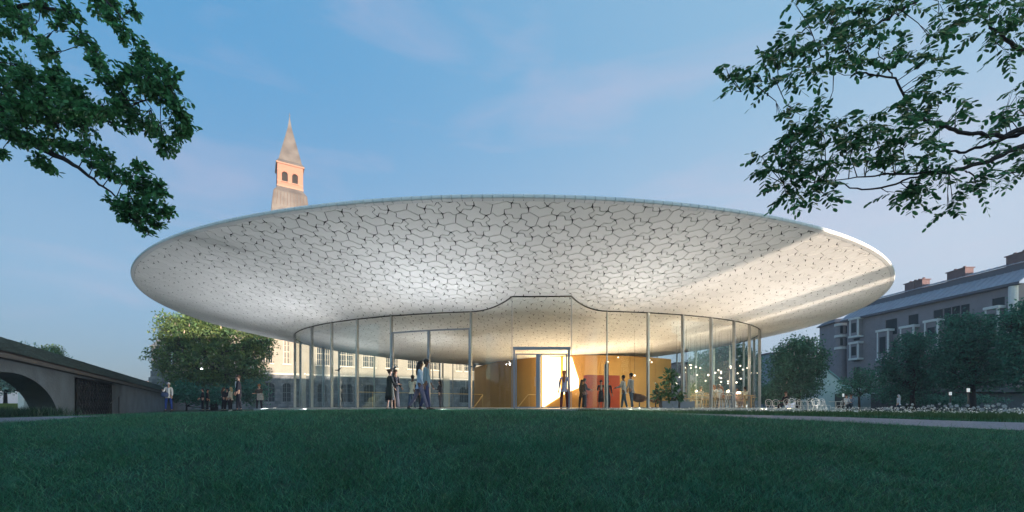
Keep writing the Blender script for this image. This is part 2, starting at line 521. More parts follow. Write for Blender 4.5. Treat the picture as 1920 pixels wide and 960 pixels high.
la_ = [ang(circ_hit(u)) for u in left_px]; ra_ = [ang(circ_hit(u)) for u in right_px]
bays = []      # (points, kind)
for i in range(len(la_) - 1): bays.append((arc(la_[i], la_[i + 1]), 'door2' if i == 4 else 'pane'))
tA = Vector((-math.sin(ang(pA)), math.cos(ang(pA)))); tD = Vector((-math.sin(ang(pD)), math.cos(ang(pD))))
bays.append((bez(pA, pA + tA * .9, pB + Vector((-.35, .75)), pB), 'pane'))
bays.append(([pB, pC], 'door'))
bays.append((bez(pC, pC + Vector((.35, .75)), pD - tD * .9, pD), 'pane'))
for i in range(len(ra_) - 1): bays.append((arc(ra_[i], ra_[i + 1]), 'pane'))
a0 = ra_[-1]; a1 = la_[0] + (0 if la_[0] > a0 else 2 * PI)
if a1 < a0: a1 += 2 * PI
# the back: from the last right mullion round to the first left one
a0n = ra_[-1] % (2 * PI); a1n = la_[0]
span = (a1n - a0n) % (2 * PI)
NBK = max(1, round(span / R_(8.6)))
for i in range(NBK): bays.append((arc(a0n + span * i / NBK, a0n + span * (i + 1) / NBK, 4), 'back'))
glass = glass_mat('pavilion_glass', (.955, .975, .97), .09, .0)
def ribbon(pts, z0, z1f, th=.02):
    n = len(pts); out_, in_ = [], []
    vs = []
    for i, p in enumerate(pts):
        t = (pts[min(i + 1, n - 1)] - pts[max(i - 1, 0)]).normalized(); nn = Vector((t.y, -t.x)) * th / 2
        zt = z1f(p)
        vs += [(p.x + nn.x, p.y + nn.y, z0), (p.x - nn.x, p.y - nn.y, z0), (p.x - nn.x, p.y - nn.y, zt), (p.x + nn.x, p.y + nn.y, zt)]
    fs = [(0, 1, 2, 3), tuple((n - 1) * 4 + k for k in (3, 2, 1, 0))]
    for i in range(n - 1):
        a = i * 4; c = a + 4
        for k in range(4): fs.append((a + k, c + k, c + (k + 1) % 4, a + (k + 1) % 4))
    b = MB(); b.add(vs, fs); return b
zt_ = lambda p: zuf(p.x, p.y) - .004
def post(p, t, w, dpt, z0, z1):
    b = MB(); b.box((p.x, p.y, (z0 + z1) / 2), (w, dpt, z1 - z0), math.atan2(t.y, t.x)); return b
dark_metal = mat('dark_metal', (.05, .055, .06), .45, metal=.5)
frame_grey = mat('door_frame_grey', (.27, .31, .38), .45, metal=.5)
# clear gaps between panes
for pts, kind in bays:
    q = list(pts)
    t0 = (q[1] - q[0]).normalized() * .034; t1 = (q[-1] - q[-2]).normalized() * .034
    q[0] = q[0] + t0; q[-1] = q[-1] - t1
    if kind == 'pane' or kind == 'back':
        pbuild(ribbon(q, .012, lambda p: zt_(p) - .03), 'glass_pane', glass, smooth=False)
    elif kind == 'door':
        HD = 2.50
        pbuild(ribbon(q, HD + .13, lambda p: zt_(p) - .03), 'glass_pane', glass)
        fr = MB(); y = BAYY
        x0, x1 = pB.x + .04, pC.x - .04
        for xx, w in ((x0 + .05, .08), (x1 - .06, .09)): fr.box((xx, y, HD / 2 - .01), (w, .16, HD - .02 + .0))
        fr.box(((x0 + x1) / 2, y, HD + .06), (x1 - x0, .17, .12))
        d = pbuild(fr, 'door', frame_grey)
        xm = (1013 - 960) / FPX * BAYY
        for xa, xb in ((x0 + .11, xm - .005), (xm + .005, x1 - .13)):
            lf = MB()
            wl = .05 if xa < 1 else .05
            for xx, w in ((xa + wl / 2, wl), (xb - (.09 if xa < 1 else .03), .18 if xa < 1 else .06)): lf.box((xx, y, 1.16), (w, .07, 2.27))
            lf.box(((xa + xb) / 2, y, 2.315), (xb - xa, .072, .05)); lf.box(((xa + xb) / 2, y, .045), (xb - xa, .072, .05))
            pbuild(lf, 'door_leaf', frame_grey, d)
            g = MB(); g.box(((xa + xb) / 2, y, 1.17), (xb - xa - .1, .012, 2.2)); pbuild(g, 'door_glass', glass, d)
            h = MB(); xh = xb - .22 if xa < 1 else xa + .12
            h.tube([(xh, y - .05, .95), (xh, y - .10, .97), (xh, y - .10, 1.33), (xh, y - .05, 1.35)], .012); pbuild(h, 'door_handle', alu, d)
        g = MB(); g.box(((x0 + x1) / 2, y, 2.42), (x1 - x0 - .3, .012, .10)); pbuild(g, 'door_glass', glass, d)
    else:
        # door set with transom: header 617 px
        zh = lambda p: EYE + (HZ - 618.5) / FPX * 20.4
        pbuild(ribbon(q, zh(None) + .07, lambda p: zt_(p) - .03), 'glass_pane', glass)
        fr = ribbon(q, zh(None), lambda p: zh(None) + .06, .12)
        m_ = q[len(q) // 2]; tt_ = (q[4] - q[2]).normalized()
        for p_, w in ((q[0] + t0 * .6, .09), (q[-1] - t1 * .6, .09), (m_, .11)):
            z1 = zh(None) - .002
            k = post(p_, tt_, w, .13, .0, z1); fr.add(k.v, k.f)
        d = pbuild(fr, 'door', frame_grey)
        for a_, b_ in ((q[0] + t0 * 2, m_ - tt_ * .07), (m_ + tt_ * .07, q[-1] - t1 * 2)):
            g = ribbon([a_, (a_ + b_) / 2, b_], .02, lambda p: zh(None) - .01); pbuild(g, 'door_glass', glass, d)
            e = MB(); tq = (b_ - a_).normalized()
            c_ = (a_ + tq * .1) ; nn = Vector((tq.y, -tq.x))
            hp = b_ - tq * .12 + nn * .08
            e.tube([(hp.x, hp.y, .9), (hp.x, hp.y, 1.3)], .013); pbuild(e, 'door_handle', alu, d)
# mullions
def mull(p, t, w=.055, dpt=.16, name='mullion'):
    pbuild(post(p, t, w, dpt, .001, zt_(p) - .02), name, alu)
seen = []
for pts, kind in bays:
    p = pts[0]; t = (pts[1] - pts[0]).normalized()
    if p is pB or (p - pB).length < .01 or (p - pC).length < .01: mull(p, Vector((1, 0)), .03, .03)
    elif (p - pD).length < .01: mull(p, t, .04, .10)
    else: mull(p, t, .075 if kind != 'back' else .06, .15)
# head and sill rails along each bay
for pts, kind in bays:
    n_ = len(pts)
    if n_ == 2: pts = [pts[0] + (pts[1] - pts[0]) * i / 6 for i in range(7)]
    b = MB(); b.tube([(p.x, p.y, zt_(p) - .012) for p in pts], .032, 6); pbuild(b, 'head_rail', dark_metal)
    if kind != 'door':
        b = ribbon(pts, .0, lambda p: .012, .09); pbuild(b, 'sill_rail', alu)

# ---- brass core wall (closed block)
brass = mat('perforated_brass', (.52, .285, .085), .42, metal=.55, var=.10, vscale=.7, bump=.15, bscale=90)
cp = [(-3.7, 42.5), (-1.9, 38.3), (0.2, 35.0), (2.2, 33.1), (4.3, 32.3), (6.6, 32.2), (9.0, 32.8), (11.3, 33.9), (12.9, 34.9)]
cps = []
for i in range(len(cp) - 1):
    p0 = cp[max(i - 1, 0)]; p1 = cp[i]; p2 = cp[i + 1]; p3 = cp[min(i + 2, len(cp) - 1)]
    for k in range(3):
        t = k / 3; f = lambda a, b_, c_, d_: .5 * (2 * b_ + (c_ - a) * t + (2 * a - 5 * b_ + 4 * c_ - d_) * t * t + (3 * b_ - a - 3 * c_ + d_) * t ** 3)
        cps.append(Vector((f(p0[0], p1[0], p2[0], p3[0]), f(p0[1], p1[1], p2[1], p3[1]))))
cps.append(Vector(cp[-1]))
core_h = lambda p: min(zuf(p.x, p.y) - .01, 3.93)
def seg_sub(i0, i1):
    return cps[i0:i1 + 1]
bands = [(i, min(i + 3, len(cps) - 1)) for i in range(0, len(cps) - 1, 3)]
for i0, i1 in bands:
    q = seg_sub(i0, i1); q = [Vector(v) for v in q]
    tq = (q[1] - q[0]).normalized() * .006; te = (q[-1] - q[-2]).normalized() * .006
    q[0] = q[0] + tq; q[-1] = q[-1] - te
    pbuild(ribbon(q, .0, core_h, .12), 'brass_panel', brass)
b = MB(); b.prism([(12.8, 35.05), (12.8, 36.6), (-2.6, 46), (-3.6, 42.7), (-1.8, 38.5), (.4, 35.2), (2.3, 33.3), (4.4, 32.5), (6.6, 32.4), (8.9, 33.0), (11.2, 34.1)], 0, 3.75)
pbuild(b, 'core_block', brass)
# bright patch on the brass wall, its light put in as glowing panels
lit = mat('light_patch_glow', (.9, .8, .6), .8, emit=(1.0, .72, .36), estr=2.0)
def wallpt(u, v, off=-.24):
    a = (u - 960) / FPX
    for p, q in zip(cps[:-1], cps[1:]):
        f0 = p.x - a * p.y; f1 = q.x - a * q.y
        if f0 * f1 <= 0 and f0 != f1:
            s_ = f0 / (f0 - f1); w = p + (q - p) * s_; w = Vector((w.x, w.y + off)); return Vector((a * w.y, w.y, EYE + (HZ - v) / FPX * w.y))
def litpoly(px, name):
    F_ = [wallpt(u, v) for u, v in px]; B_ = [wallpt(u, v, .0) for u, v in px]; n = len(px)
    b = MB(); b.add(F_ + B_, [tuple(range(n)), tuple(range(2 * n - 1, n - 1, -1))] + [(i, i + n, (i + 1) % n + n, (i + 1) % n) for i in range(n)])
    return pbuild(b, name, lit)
litpoly([(1005, 669), (1008, 669), (1008, 766), (1005, 766)], 'light_strip')
litpoly([(1011, 669), (1014, 669), (1014, 766), (1011, 766)], 'light_strip')
litpoly([(1017, 669), (1051, 669), (1051, 743), (1017, 765)], 'light_patch')
litpoly([(1056, 669), (1072, 669), (1085, 712), (1085, 727), (1056, 740)], 'light_patch')

lw = wallpt(1040, 715, -.45)
ll = bpy.data.lights.new('patch_fill_light', 'AREA'); ll.shape = 'RECTANGLE'; ll.size = 1.8; ll.size_y = 2.4; ll.energy = 70; ll.color = (1.0, .62, .28)  # warm area light added to spread the patch's glow through the interior
lo_ = bpy.data.objects.new('patch_fill_light', ll); C.objects.link(lo_); lo_.parent = pav; lo_.location = lw - PO; lo_.rotation_euler = Vector((0, -1, -.1)).to_track_quat('-Z', 'Z').to_euler()
# ------------------------------------------------------------------ lamps of the pavilion
lamp_glow_w = mat('lamp_glow_warm', (1, .9, .7), .5, emit=(1.0, .80, .55), estr=5)
lamp_glow_c = mat('lamp_glow_cool', (1, 1, 1), .5, emit=(1.0, .94, .86), estr=4)
post_m = mat('lamp_post_grey', (.12, .15, .18), .5, metal=.4)
def add_light(name, parent, loc, aim, power, col, size=.3, spread=150):
    l = bpy.data.lights.new(name, 'AREA'); l.shape = 'DISK'; l.size = size; l.energy = power; l.color = col; l.spread = R_(spread)
    o = bpy.data.objects.new(name, l); C.objects.link(o); o.parent = parent; o.location = loc
    o.rotation_euler = Vector(aim).to_track_quat('-Z', 'Y').to_euler(); return o
WARM = (1.0, .76, .50); NEUT = (1.0, .95, .90)
def spot_post(u, v, d, w, power, col, label, aims):
    p = P(u, v, d); t = thing('spotlight_post', label, 'lamp post', (p.x, p.y, 0), 0, 'floodlight posts along the glass wall')
    h = p.z
    b = MB(); b.box((0, 0, h / 2), (w, .12, h)); b.build('post', post_m, t)
    b = MB(); b.box((0, 0, .02), (w + .1, .24, .04)); b.build('base_plate', post_m, t)
    for ax, ay in aims:
        n = Vector((ax, ay, 0)).normalized() * .13
        b = MB(); b.tube([(n.x * .6, n.y * .6, h - .02), (n.x * 1.5, n.y * 1.5, h + .10)], [.05, .075], 10); hd = b.build('lamp_head', post_m, t)
        b = MB(); b.tube([(n.x * 1.5, n.y * 1.5, h + .101), (n.x * 1.52, n.y * 1.52, h + .108)], .06, 10); b.build('lens', lamp_glow_w if col is WARM else lamp_glow_c, hd)
        add_light('lamp', hd, (n.x * 2.2, n.y * 2.2, h + .2), (n.x * 9, n.y * 9, .85 if ay <= 0 else 1.1), power * (.7 if ay <= 0 else .5), col)
    return t
PW = .07
spot_post(1137, 683, 21.2, .20, 170 * PW, WARM, 'thick grey floodlight post in front of the orange wall', [(0, -1), (.3, 1)])
spot_post(1290, 689, 22.6, .18, 190 * PW, WARM, 'grey floodlight post beside the leafy planter', [(.3, -1), (0, 1)])
spot_post(1371, 694, 25.4, .17, 190 * PW, WARM, 'grey floodlight post among the cafe tables', [(.8, -.8), (-.3, 1)])
spot_post(1413, 702, 30.0, .16, 190 * PW, WARM, 'grey floodlight post at the right edge of the glass wall', [(1, -.2), (-1, 0)])
def wall_spot(u, v, d, side, power, label, aim, col=None):
    p = P(u, v, d); t = thing('wall_spotlight', label, 'spotlight', tuple(p), 0, 'small spotlights fixed to the mullions')
    b = MB(); b.box((-side * .10, 0, -.06), (.12, .05, .05)); b.build('bracket', post_m, t)
    b = MB(); b.tube([(0, 0, -.10), (side * .10, -.04, .04)], [.05, .06], 10); hd = b.build('lamp_head', post_m, t)
    b = MB(); b.box((side * .16, -.05, .06), (.16, .10, .03), .2); b.build('white_hood', mat('white_plastic', (.8, .8, .8), .4), t)
    add_light('lamp', hd, (side * .02, -.05, .2), aim, power, col or NEUT)
wall_spot(634, 692, 23.2, 1, 190 * PW, 'small spotlight on the fourth mullion, left of the brass handrail', (-2.4, -1.5, 1.0))
wall_spot(738, 689, 21.1, 1, 190 * PW, 'small white hooded spotlight on the mullion by the two women in dark coats', (-1.0, -2.4, 1.0))
wall_spot(888, 685, 19.9, 1, 90 * PW, 'small white hooded spotlight at the edge of the brass wall', (.1, -2.4, 1.0))
# unseen uplights added on the floor to brighten the ceiling and brass wall
def floor_up(u, d, label, power, col, aim=(0, 0, 1)):
    p = P(u, HZ, d); t = thing('added_floor_uplight', label, 'added floor light', (p.x, p.y, 0), 0, 'added low uplights on the pavilion floor')
    b = MB(); b.tube([(0, 0, 0), (0, 0, .02)], .15, 14); b.build('lamp_body', post_m, t)
    add_light('lamp', t, (0, 0, .035), aim, power, col, .22)
floor_up(1213, 22.2, 'small glowing lamp on the low table between the armchairs', 14, WARM)
floor_up(1095, 30.0, 'added low uplight at the foot of the brass wall', 60, WARM)
floor_up(1010, 26.0, 'added low uplight just inside the entrance door', 26, WARM)
floor_up(1180, 29.0, 'added low uplight behind the two men reading a leaflet', 45, WARM)
floor_up(800, 26.0, 'added low uplight on the floor behind the left double door', 26, NEUT)
floor_up(655, 30.0, 'added low uplight on the floor behind the left glass bays', 26, NEUT)
floor_up(960, 31.5, 'added low uplight behind the entrance door', 12, WARM)
for k in range(16):  # unseen uplights added in the paving to brighten the canopy underside
    a = R_({13: 222, 2: 314}.get(k, 270 + 11.25 + 22.5 * k)); rr = RG + 2.15
    x, y = XG + rr * math.cos(a), DG + rr * math.sin(a); rgt = math.cos(a) > -.05
    where_ = ['right of the entrance', 'before the armchairs', 'before the cafe', 'at the right corner of the cafe', 'right of the cafe', 'at the far right side', 'at the right rear', 'at the rear, right of the middle', 'at the rear, left of the middle', 'at the left rear', 'at the far left side', 'left of the glass wall', 'by the left corner of the glass wall', 'before the left glass bays', 'before the left double door', 'left of the entrance'][k]
    t = thing('added_ground_uplight', 'added round uplight sunk in the paving ' + where_, 'added ground light', (x, y, -.05), 0, 'added uplights sunk around the pavilion')
    b = MB(); b.tube([(0, 0, -.1), (0, 0, .015)], .14, 14); b.build('housing', post_m, t)
    b = MB(); b.tube([(0, 0, .016), (0, 0, .02)], .11, 14); b.build('lens', lamp_glow_w if rgt else lamp_glow_c, t)
    add_light('lamp', t, (0, 0, .06), (math.cos(a) * 1.15, math.sin(a) * 1.15, 1), {0: 124, 1: 80, 2: 56, 3: 60, 15: 128, 14: 88, 13: 66, 12: 62, 11: 82}.get(k, 80 if rgt else 120), (1.0, .955, .90) if rgt else (.93, .96, 1.0), .22, 165)

# ------------------------------------------------------------------ pendants
glow = mat('pendant_glow', (1, 1, 1), .4, emit=(1.0, .86, .66), estr=.8)
cord_m = mat('black_cord', (.02, .02, .02), .6)
cordl = [(1285, 696), (1300, 687), (1287, 700)]
pend_px = [(1286, 689, 25), (1295, 690, 27), (1305, 688, 25), (1313, 690, 27), (1287, 698, 24), (1268, 703, 24), (1307, 703, 30), (1291, 714, 29), (1302, 722, 29), (1328, 703, 27), (1323, 714, 29),
           (1341, 699, 24.5), (1347, 694, 28), (1352, 697, 26), (1352, 700, 31), (1349, 708, 30), (1352, 709, 27), (1352, 716, 26), (1349, 722, 27), (1365, 715, 28), (1370, 687, 27), (1370, 690, 31),
           (1388, 686, 30), (1393, 693, 28), (1401, 690, 31), (1383, 700, 30), (1389, 710, 30), (1381, 717, 29), (1365, 719, 31), (1218, 675, 31), (1222, 679, 29), (1190, 704, 24), (1159, 670, 30), (1268, 719, 26), (1274, 707, 29)]
g0 = MB(); g0.ell((0, 0, 0), (.056, .056, .056), 12, 8); gme = g0.mesh('globe', glow, True)
ORD = ['leftmost', 'second', 'third', 'fourth', 'fifth', 'sixth', 'seventh', 'eighth', 'ninth', 'tenth', 'eleventh', 'twelfth', 'thirteenth', 'fourteenth', 'fifteenth', 'sixteenth', 'seventeenth', 'eighteenth', 'nineteenth', 'twentieth']
def ordl(i, n):
    if i == 0: return 'leftmost'
    if i == n - 1: return 'rightmost'
    return ORD[i] + ' from the left' if i < n / 2 else ORD[n - 1 - i] + ' from the right'
pend_px.sort()
for i, (u, v, d) in enumerate(pend_px):
    p = P(u, v, d); zt = zuf(p.x, p.y)
    wh = 'high' if v < 692 else ('halfway up' if v < 708 else 'low over the tables')
    t = thing('pendant_lamp', 'white globe pendant lamp hanging %s, %s' % (wh, ordl(i, len(pend_px))), 'pendant lamp', tuple(p), 0, 'globe pendant lamps in the cafe')
    link('globe', gme, t)
    b = MB(); b.tube([(0, 0, .08), (0, 0, zt - p.z)], .005, 4); b.build('cord', cord_m, t)
for (u, v, d, e) in [(1300, 688, 26, 70), (1350, 700, 27, 90), (1392, 697, 30, 80), (1215, 690, 28, 30)]:
    pass
# light given by the clusters of globes
for k, (x, y) in enumerate([(9.6, 24.5), (12.6, 27.0), (15.2, 29.5)]):
    l = bpy.data.lights.new('cluster', 'POINT'); l.energy = 22; l.color = WARM; l.shadow_soft_size = .25
    o = bpy.data.objects.new('lamp', l); C.objects.link(o)
    near = min([q for q in C.objects if q.name.startswith('pendant_lamp')], key=lambda q: (q.location.x - x) ** 2 + (q.location.y - y) ** 2)
    o.parent = near; o.location = (0, -.2, -.25)

# ------------------------------------------------------------------ openings in walls
def wall_grid(b, org, d, W_, H_, ops, th=.35, nrm=None, z0=0):
    """front face with rectangular holes and reveals; d unit along, nrm points to the viewer"""
    org = Vector(org); d = Vector(d).normalized(); nrm = Vector(nrm).normalized()
    xs_ = sorted({0, W_} | {o[0] for o in ops} | {o[0] + o[2] for o in ops}); zs_ = sorted({z0, H_} | {o[1] for o in ops} | {o[1] + o[3] for o in ops})
    at = lambda x, z, y=0: org + d * x + Vector((0, 0, z)) - nrm * y
    for i in range(len(xs_) - 1):
        for j in range(len(zs_) - 1):
            cx = (xs_[i] + xs_[i + 1]) / 2; cz = (zs_[j] + zs_[j + 1]) / 2
            if any(o[0] < cx < o[0] + o[2] and o[1] < cz < o[1] + o[3] for o in ops): continue
            b.add([at(xs_[i], zs_[j]), at(xs_[i + 1], zs_[j]), at(xs_[i + 1], zs_[j + 1]), at(xs_[i], zs_[j + 1])], [(0, 1, 2, 3)])
    for (x, z, w, h) in ops:
        q = [(x, z), (x + w, z), (x + w, z + h), (x, z + h)]
        for k in range(4):
            (a, c), (e, f) = q[k], q[(k + 1) % 4]
            b.add([at(a, c), at(e, f), at(e, f, th), at(a, c, th)], [(0, 1, 2, 3)])
    return b
def arch_fill(b, org, d, nrm, x, z, w, h, rise, th=.02):
    """fills the corners above an arched head"""
    org = Vector(org); d = Vector(d).normalized(); nrm = Vector(nrm).normalized()
    at = lambda X_, Z_, y=0: org + d * X_ + Vector((0, 0, Z_)) - nrm * y
    n = 8
    for s_ in (0, 1):
        pts = []
        for k in range(n + 1):
            a = PI / 2 * k / n; px_ = math.cos(a) * w / 2; pz = z + h - rise + math.sin(a) * rise
            pts.append((x + w / 2 + (px_ if s_ else -px_), pz))
        cx_ = x + w if s_ else x
        poly = [(cx_, z + h)] + pts
        n_ = len(poly)
        b.add([at(*p, .002) for p in poly] + [at(*p, .3) for p in poly], [tuple(range(n_))] + [(i, (i + 1) % n_, (i + 1) % n_ + n_, i + n_) for i in range(n_)])
pane_dark = mat('window_pane', (.022, .030, .038), .55, spec=.08, var=.3, vscale=.6)
def window_mesh(w, h, nx_, nz_, fw, name, m, mull=None):
    b = MB(); dpt = .08
    b.box((0, 0, fw / 2), (w, dpt, fw)); b.box((0, 0, h - fw / 2), (w, dpt, fw))
    for s_ in (-1, 1): b.box((s_ * (w / 2 - fw / 2), 0, h / 2), (fw, dpt - .004, h - 2 * fw))
    for i in range(1, nx_):
        big = mull and i % mull == 0
        b.box((-w / 2 + w * i / nx_, 0, h / 2), (fw * (1.1 if big else .4), dpt * (.9 if big else .5), h - 2 * fw))
    for j in range(1, nz_): b.box((0, 0, h * j / nz_), (w - 2 * fw, dpt * .45, fw * (.9 if j == nz_ // 2 else .4)))
    return b.mesh(name, m)
def put_windows(parent, org, d, nrm, ops, nx_, nz_, fw, fm, depth, mull=None, sill=None):
    org = Vector(org); d = Vector(d).normalized(); nrm = Vector(nrm).normalized(); rz = math.atan2(d.y, d.x)
    cache = {}
    for (x, z, w, h) in ops:
        key = (round(w, 2), round(h, 2))
        if key not in cache:
            pm = MB(); pm.box((0, .05, h / 2), (w - .02, .02, h - .02))
            cache[key] = (window_mesh(w, h, nx_, nz_, fw, 'window', fm, mull), pm.mesh('pane', pane_dark),
                          MB().box((0, -.12, -.08), (w + .35, .36, .16)).mesh('sill', sill) if sill else None)
        wm, pmm, sm = cache[key]
        loc = org + d * (x + w / 2) + Vector((0, 0, z)) - nrm * depth
        o = link('window', wm, parent, loc - Vector(parent.location) if parent.type == 'EMPTY' else loc); o.rotation_euler = (0, 0, rz)
        link('pane', pmm, o)
        if sm:
            s_ = link('sill', sm, o); s_.location = (0, -depth, 0)

# ------------------------------------------------------------------ museum behind, left
plaster = mat('cream_plaster', (.27, .245, .21), .85, var=.10, vscale=.6, bump=.2, bscale=4)
def brick_mat(name, c1, c2, mortar, scale, bw=.9, bh=.35, bump=.6, rough=.85):
    m = bpy.data.materials.new(name); m.use_nodes = True; nt = m.node_tree; b = nt.nodes['Principled BSDF']; b.inputs['Roughness'].default_value = rough
    t = nt.nodes.new('ShaderNodeTexCoord'); mp_ = nt.nodes.new('ShaderNodeMapping'); br = nt.nodes.new('ShaderNodeTexBrick')
    g = nt.nodes.new('ShaderNodeSeparateXYZ'); cb = nt.nodes.new('ShaderNodeCombineXYZ'); ad = nt.nodes.new('ShaderNodeMath')
    nt.links.new(t.outputs['Object'], g.inputs[0]); nt.links.new(g.outputs[0], ad.inputs[0]); nt.links.new(g.outputs[1], ad.inputs[1])
    nt.links.new(ad.outputs[0], cb.inputs[0]); nt.links.new(g.outputs[2], cb.inputs[1]); nt.links.new(cb.outputs[0], mp_.inputs[0])
    mp_.inputs['Scale'].default_value = (scale,) * 3
    nt.links.new(mp_.outputs[0], br.inputs['Vector'])
    br.inputs['Color1'].default_value = (*c1, 1); br.inputs['Color2'].default_value = (*c2, 1); br.inputs['Mortar'].default_value = (*mortar, 1)
    br.inputs['Brick Width'].default_value = bw; br.inputs['Row Height'].default_value = bh; br.inputs['Mortar Size'].default_value = .02; br.inputs['Scale'].default_value = 1
    n = nt.nodes.new('ShaderNodeTexNoise'); n.inputs['Scale'].default_value = 1.1; n.inputs['Detail'].default_value = 8; nt.links.new(t.outputs['Object'], n.inputs['Vector'])
    mr = nt.nodes.new('ShaderNodeMapRange'); mr.inputs[1].default_value = .3; mr.inputs[2].default_value = .7; mr.inputs[3].default_value = .65; mr.inputs[4].default_value = 1.3
    nt.links.new(n.outputs['Fac'], mr.inputs[0]); hs = nt.nodes.new('ShaderNodeHueSaturation'); nt.links.new(br.outputs['Color'], hs.inputs['Color']); nt.links.new(mr.outputs[0], hs.inputs['Value'])
    nt.links.new(hs.outputs[0], b.inputs['Base Color'])
    bp = nt.nodes.new('ShaderNodeBump'); bp.inputs['Strength'].default_value = bump; bp.inputs['Distance'].default_value = .05; bp.invert = True
    nt.links.new(br.outputs['Fac'], bp.inputs['Height']); nt.links.new(bp.outputs[0], b.inputs['Normal'])
    MATS[name] = m; return m
stone_m = brick_mat('grey_stone_blocks', (.085, .095, .11), (.15, .16, .175), (.05, .055, .06), 1.0, 1.1, .55)
slate = mat('slate_roof', (.10, .11, .13), .6, var=.15, vscale=2)
trim_stone = mat('pale_stone_trim', (.55, .50, .44), .8, var=.08, vscale=2)
win_frame = mat('window_frame_cream', (.45, .40, .33), .6)
mA = Vector((-42.5, 79.4, 0)); mD = Vector((31.2, 16.6, 0)).normalized(); mN = Vector((mD.y, -mD.x, 0))
ZG = -.5
O_ = mA - mD * 16.2
museum = thing('museum_wing', 'long museum building with cream plaster upper storey over a grey stone base', 'building', tuple(O_ + Vector((0, 0, ZG))))
def along(u):       # distance along the facade for pixel column u
    a = (u - 960) / FPX; return (a * O_.y - O_.x) / (mD.x - a * mD.y)
def hz_at(s, v): q = O_ + mD * s; return EYE + (HZ - v) / FPX * q.y - ZG
up = [(483, 512), (531, 544.5), (593, 619), (636, 663), (680, 705), (723, 746), (764, 788), (805, 822), (855, 865), (871, 892), (910, 945)]
ops_u, ops_l = [], []
sillz = 8.0 - ZG
for k, (u0, u1) in enumerate(up):
    s0, s1 = along(u0), along(u1); ops_u.append((s0, sillz, s1 - s0, 4.6 if k else 6.2))
low = [(490, 516), (529, 546), (594, 614), (638, 664), (682, 704), (722, 746), (770, 790), (862, 880), (905, 925)]
for u0, u1 in low:
    s0, s1 = along(u0), along(u1); ops_l.append((s0, .9 - ZG, s1 - s0, 3.6))
LEN = along(1060); BH = 4.9 - ZG + 1.2
def mb_local(b): return b.xform(Matrix.Translation(-(O_ + Vector((0, 0, ZG)))))
b = MB(); wall_grid(b, O_ + Vector((0, 0, ZG)), mD, LEN, BH, ops_l, .5, mN)
for o in ops_l: arch_fill(b, O_ + Vector((0, 0, ZG)), mD, mN, *o, .9)
mb_local(b).build('stone_base', stone_m, museum)
b = MB(); wall_grid(b, O_ + Vector((0, 0, ZG)) - mN * .12, mD, LEN, 15.0, ops_u, .45, mN, z0=BH)
arch_fill(b, O_ + Vector((0, 0, ZG)) - mN * .12, mD, mN, *ops_u[0], 1.0)
mb_local(b).build('plaster_wall', plaster, museum)
b = MB(); ctr = O_ + mD * (LEN / 2) + mN * .06; rzM = math.atan2(mD.y, mD.x)
b.box((ctr.x, ctr.y, ZG + BH + .02), (LEN, .30, .30), rzM); mb_local(b).build('string_course', trim_stone, museum)
ctr2 = O_ + mD * (LEN / 2) - mN * .1
b = MB(); b.box((ctr2.x, ctr2.y, ZG + 15.1), (LEN + .6, .8, .35), rzM); mb_local(b).build('cornice', trim_stone, museum)
c3 = O_ + mD * (LEN / 2) - mN * 8
b = MB(); b.box((c3.x, c3.y, ZG + 17.5), (LEN, 15.0, 4.6), rzM, .55); mb_local(b).build('roof', slate, museum)
b = MB(); b.box((c3.x, c3.y, ZG + 7.4), (LEN - .4, 14.2, 14.8), rzM); mb_local(b).build('rear_block', stone_m, museum)
put_windows(museum, O_ + Vector((0, 0, ZG)) - mN * .12, mD, mN, ops_u, 6, 4, .13, win_frame, .3, 3, trim_stone)
put_windows(museum, O_ + Vector((0, 0, ZG)), mD, mN, ops_l, 4, 4, .12, mat('dark_window_frame', (.10, .12, .13), .6), .4, 2)
# pilaster / down-pipe break
for u, w in ((836, 1.4), (568, 1.0), (825, .2)):
    q = O_ + mD * along(u) + mN * .2
    b = MB(); b.box((q.x, q.y, ZG + 7.5), (w, .6, 14.6), rzM); mb_local(b).build('pilaster', plaster if w > .5 else dark_metal, museum)
# buttress with a pinnacle at the left corner
q = P(303, HZ, 69.5); q.z = ZG
but = thing('stone_buttress', 'grey stone corner buttress with pointed cap at the left end of the museum', 'buttress', tuple(q))
hh = lambda v, d=69.5: EYE + (HZ - v) / FPX * d - ZG
z = 0
lev = [(2.3, hh(708)), (2.0, hh(696)), (1.75, hh(652)), (2.15, hh(649))]
zz = 0
for i, (w, zt2) in enumerate(lev):
    n_ = max(1, int((zt2 - zz) / .62))
    for k in range(n_):
        h_ = (zt2 - zz) / n_
        b = MB(); jit = random.uniform(-.05, .05); b.box((jit * .4, 0, zz + h_ * (k + .5)), (w + jit, w + jit, h_ - .03)); b.build('stone_course', stone_m, but)
    zz = zt2
b = MB(); b.box((0, 0, (zz + hh(632)) / 2), (1.9, 1.9, hh(632) - zz), 0, .04); b.build('pinnacle', slate, but)

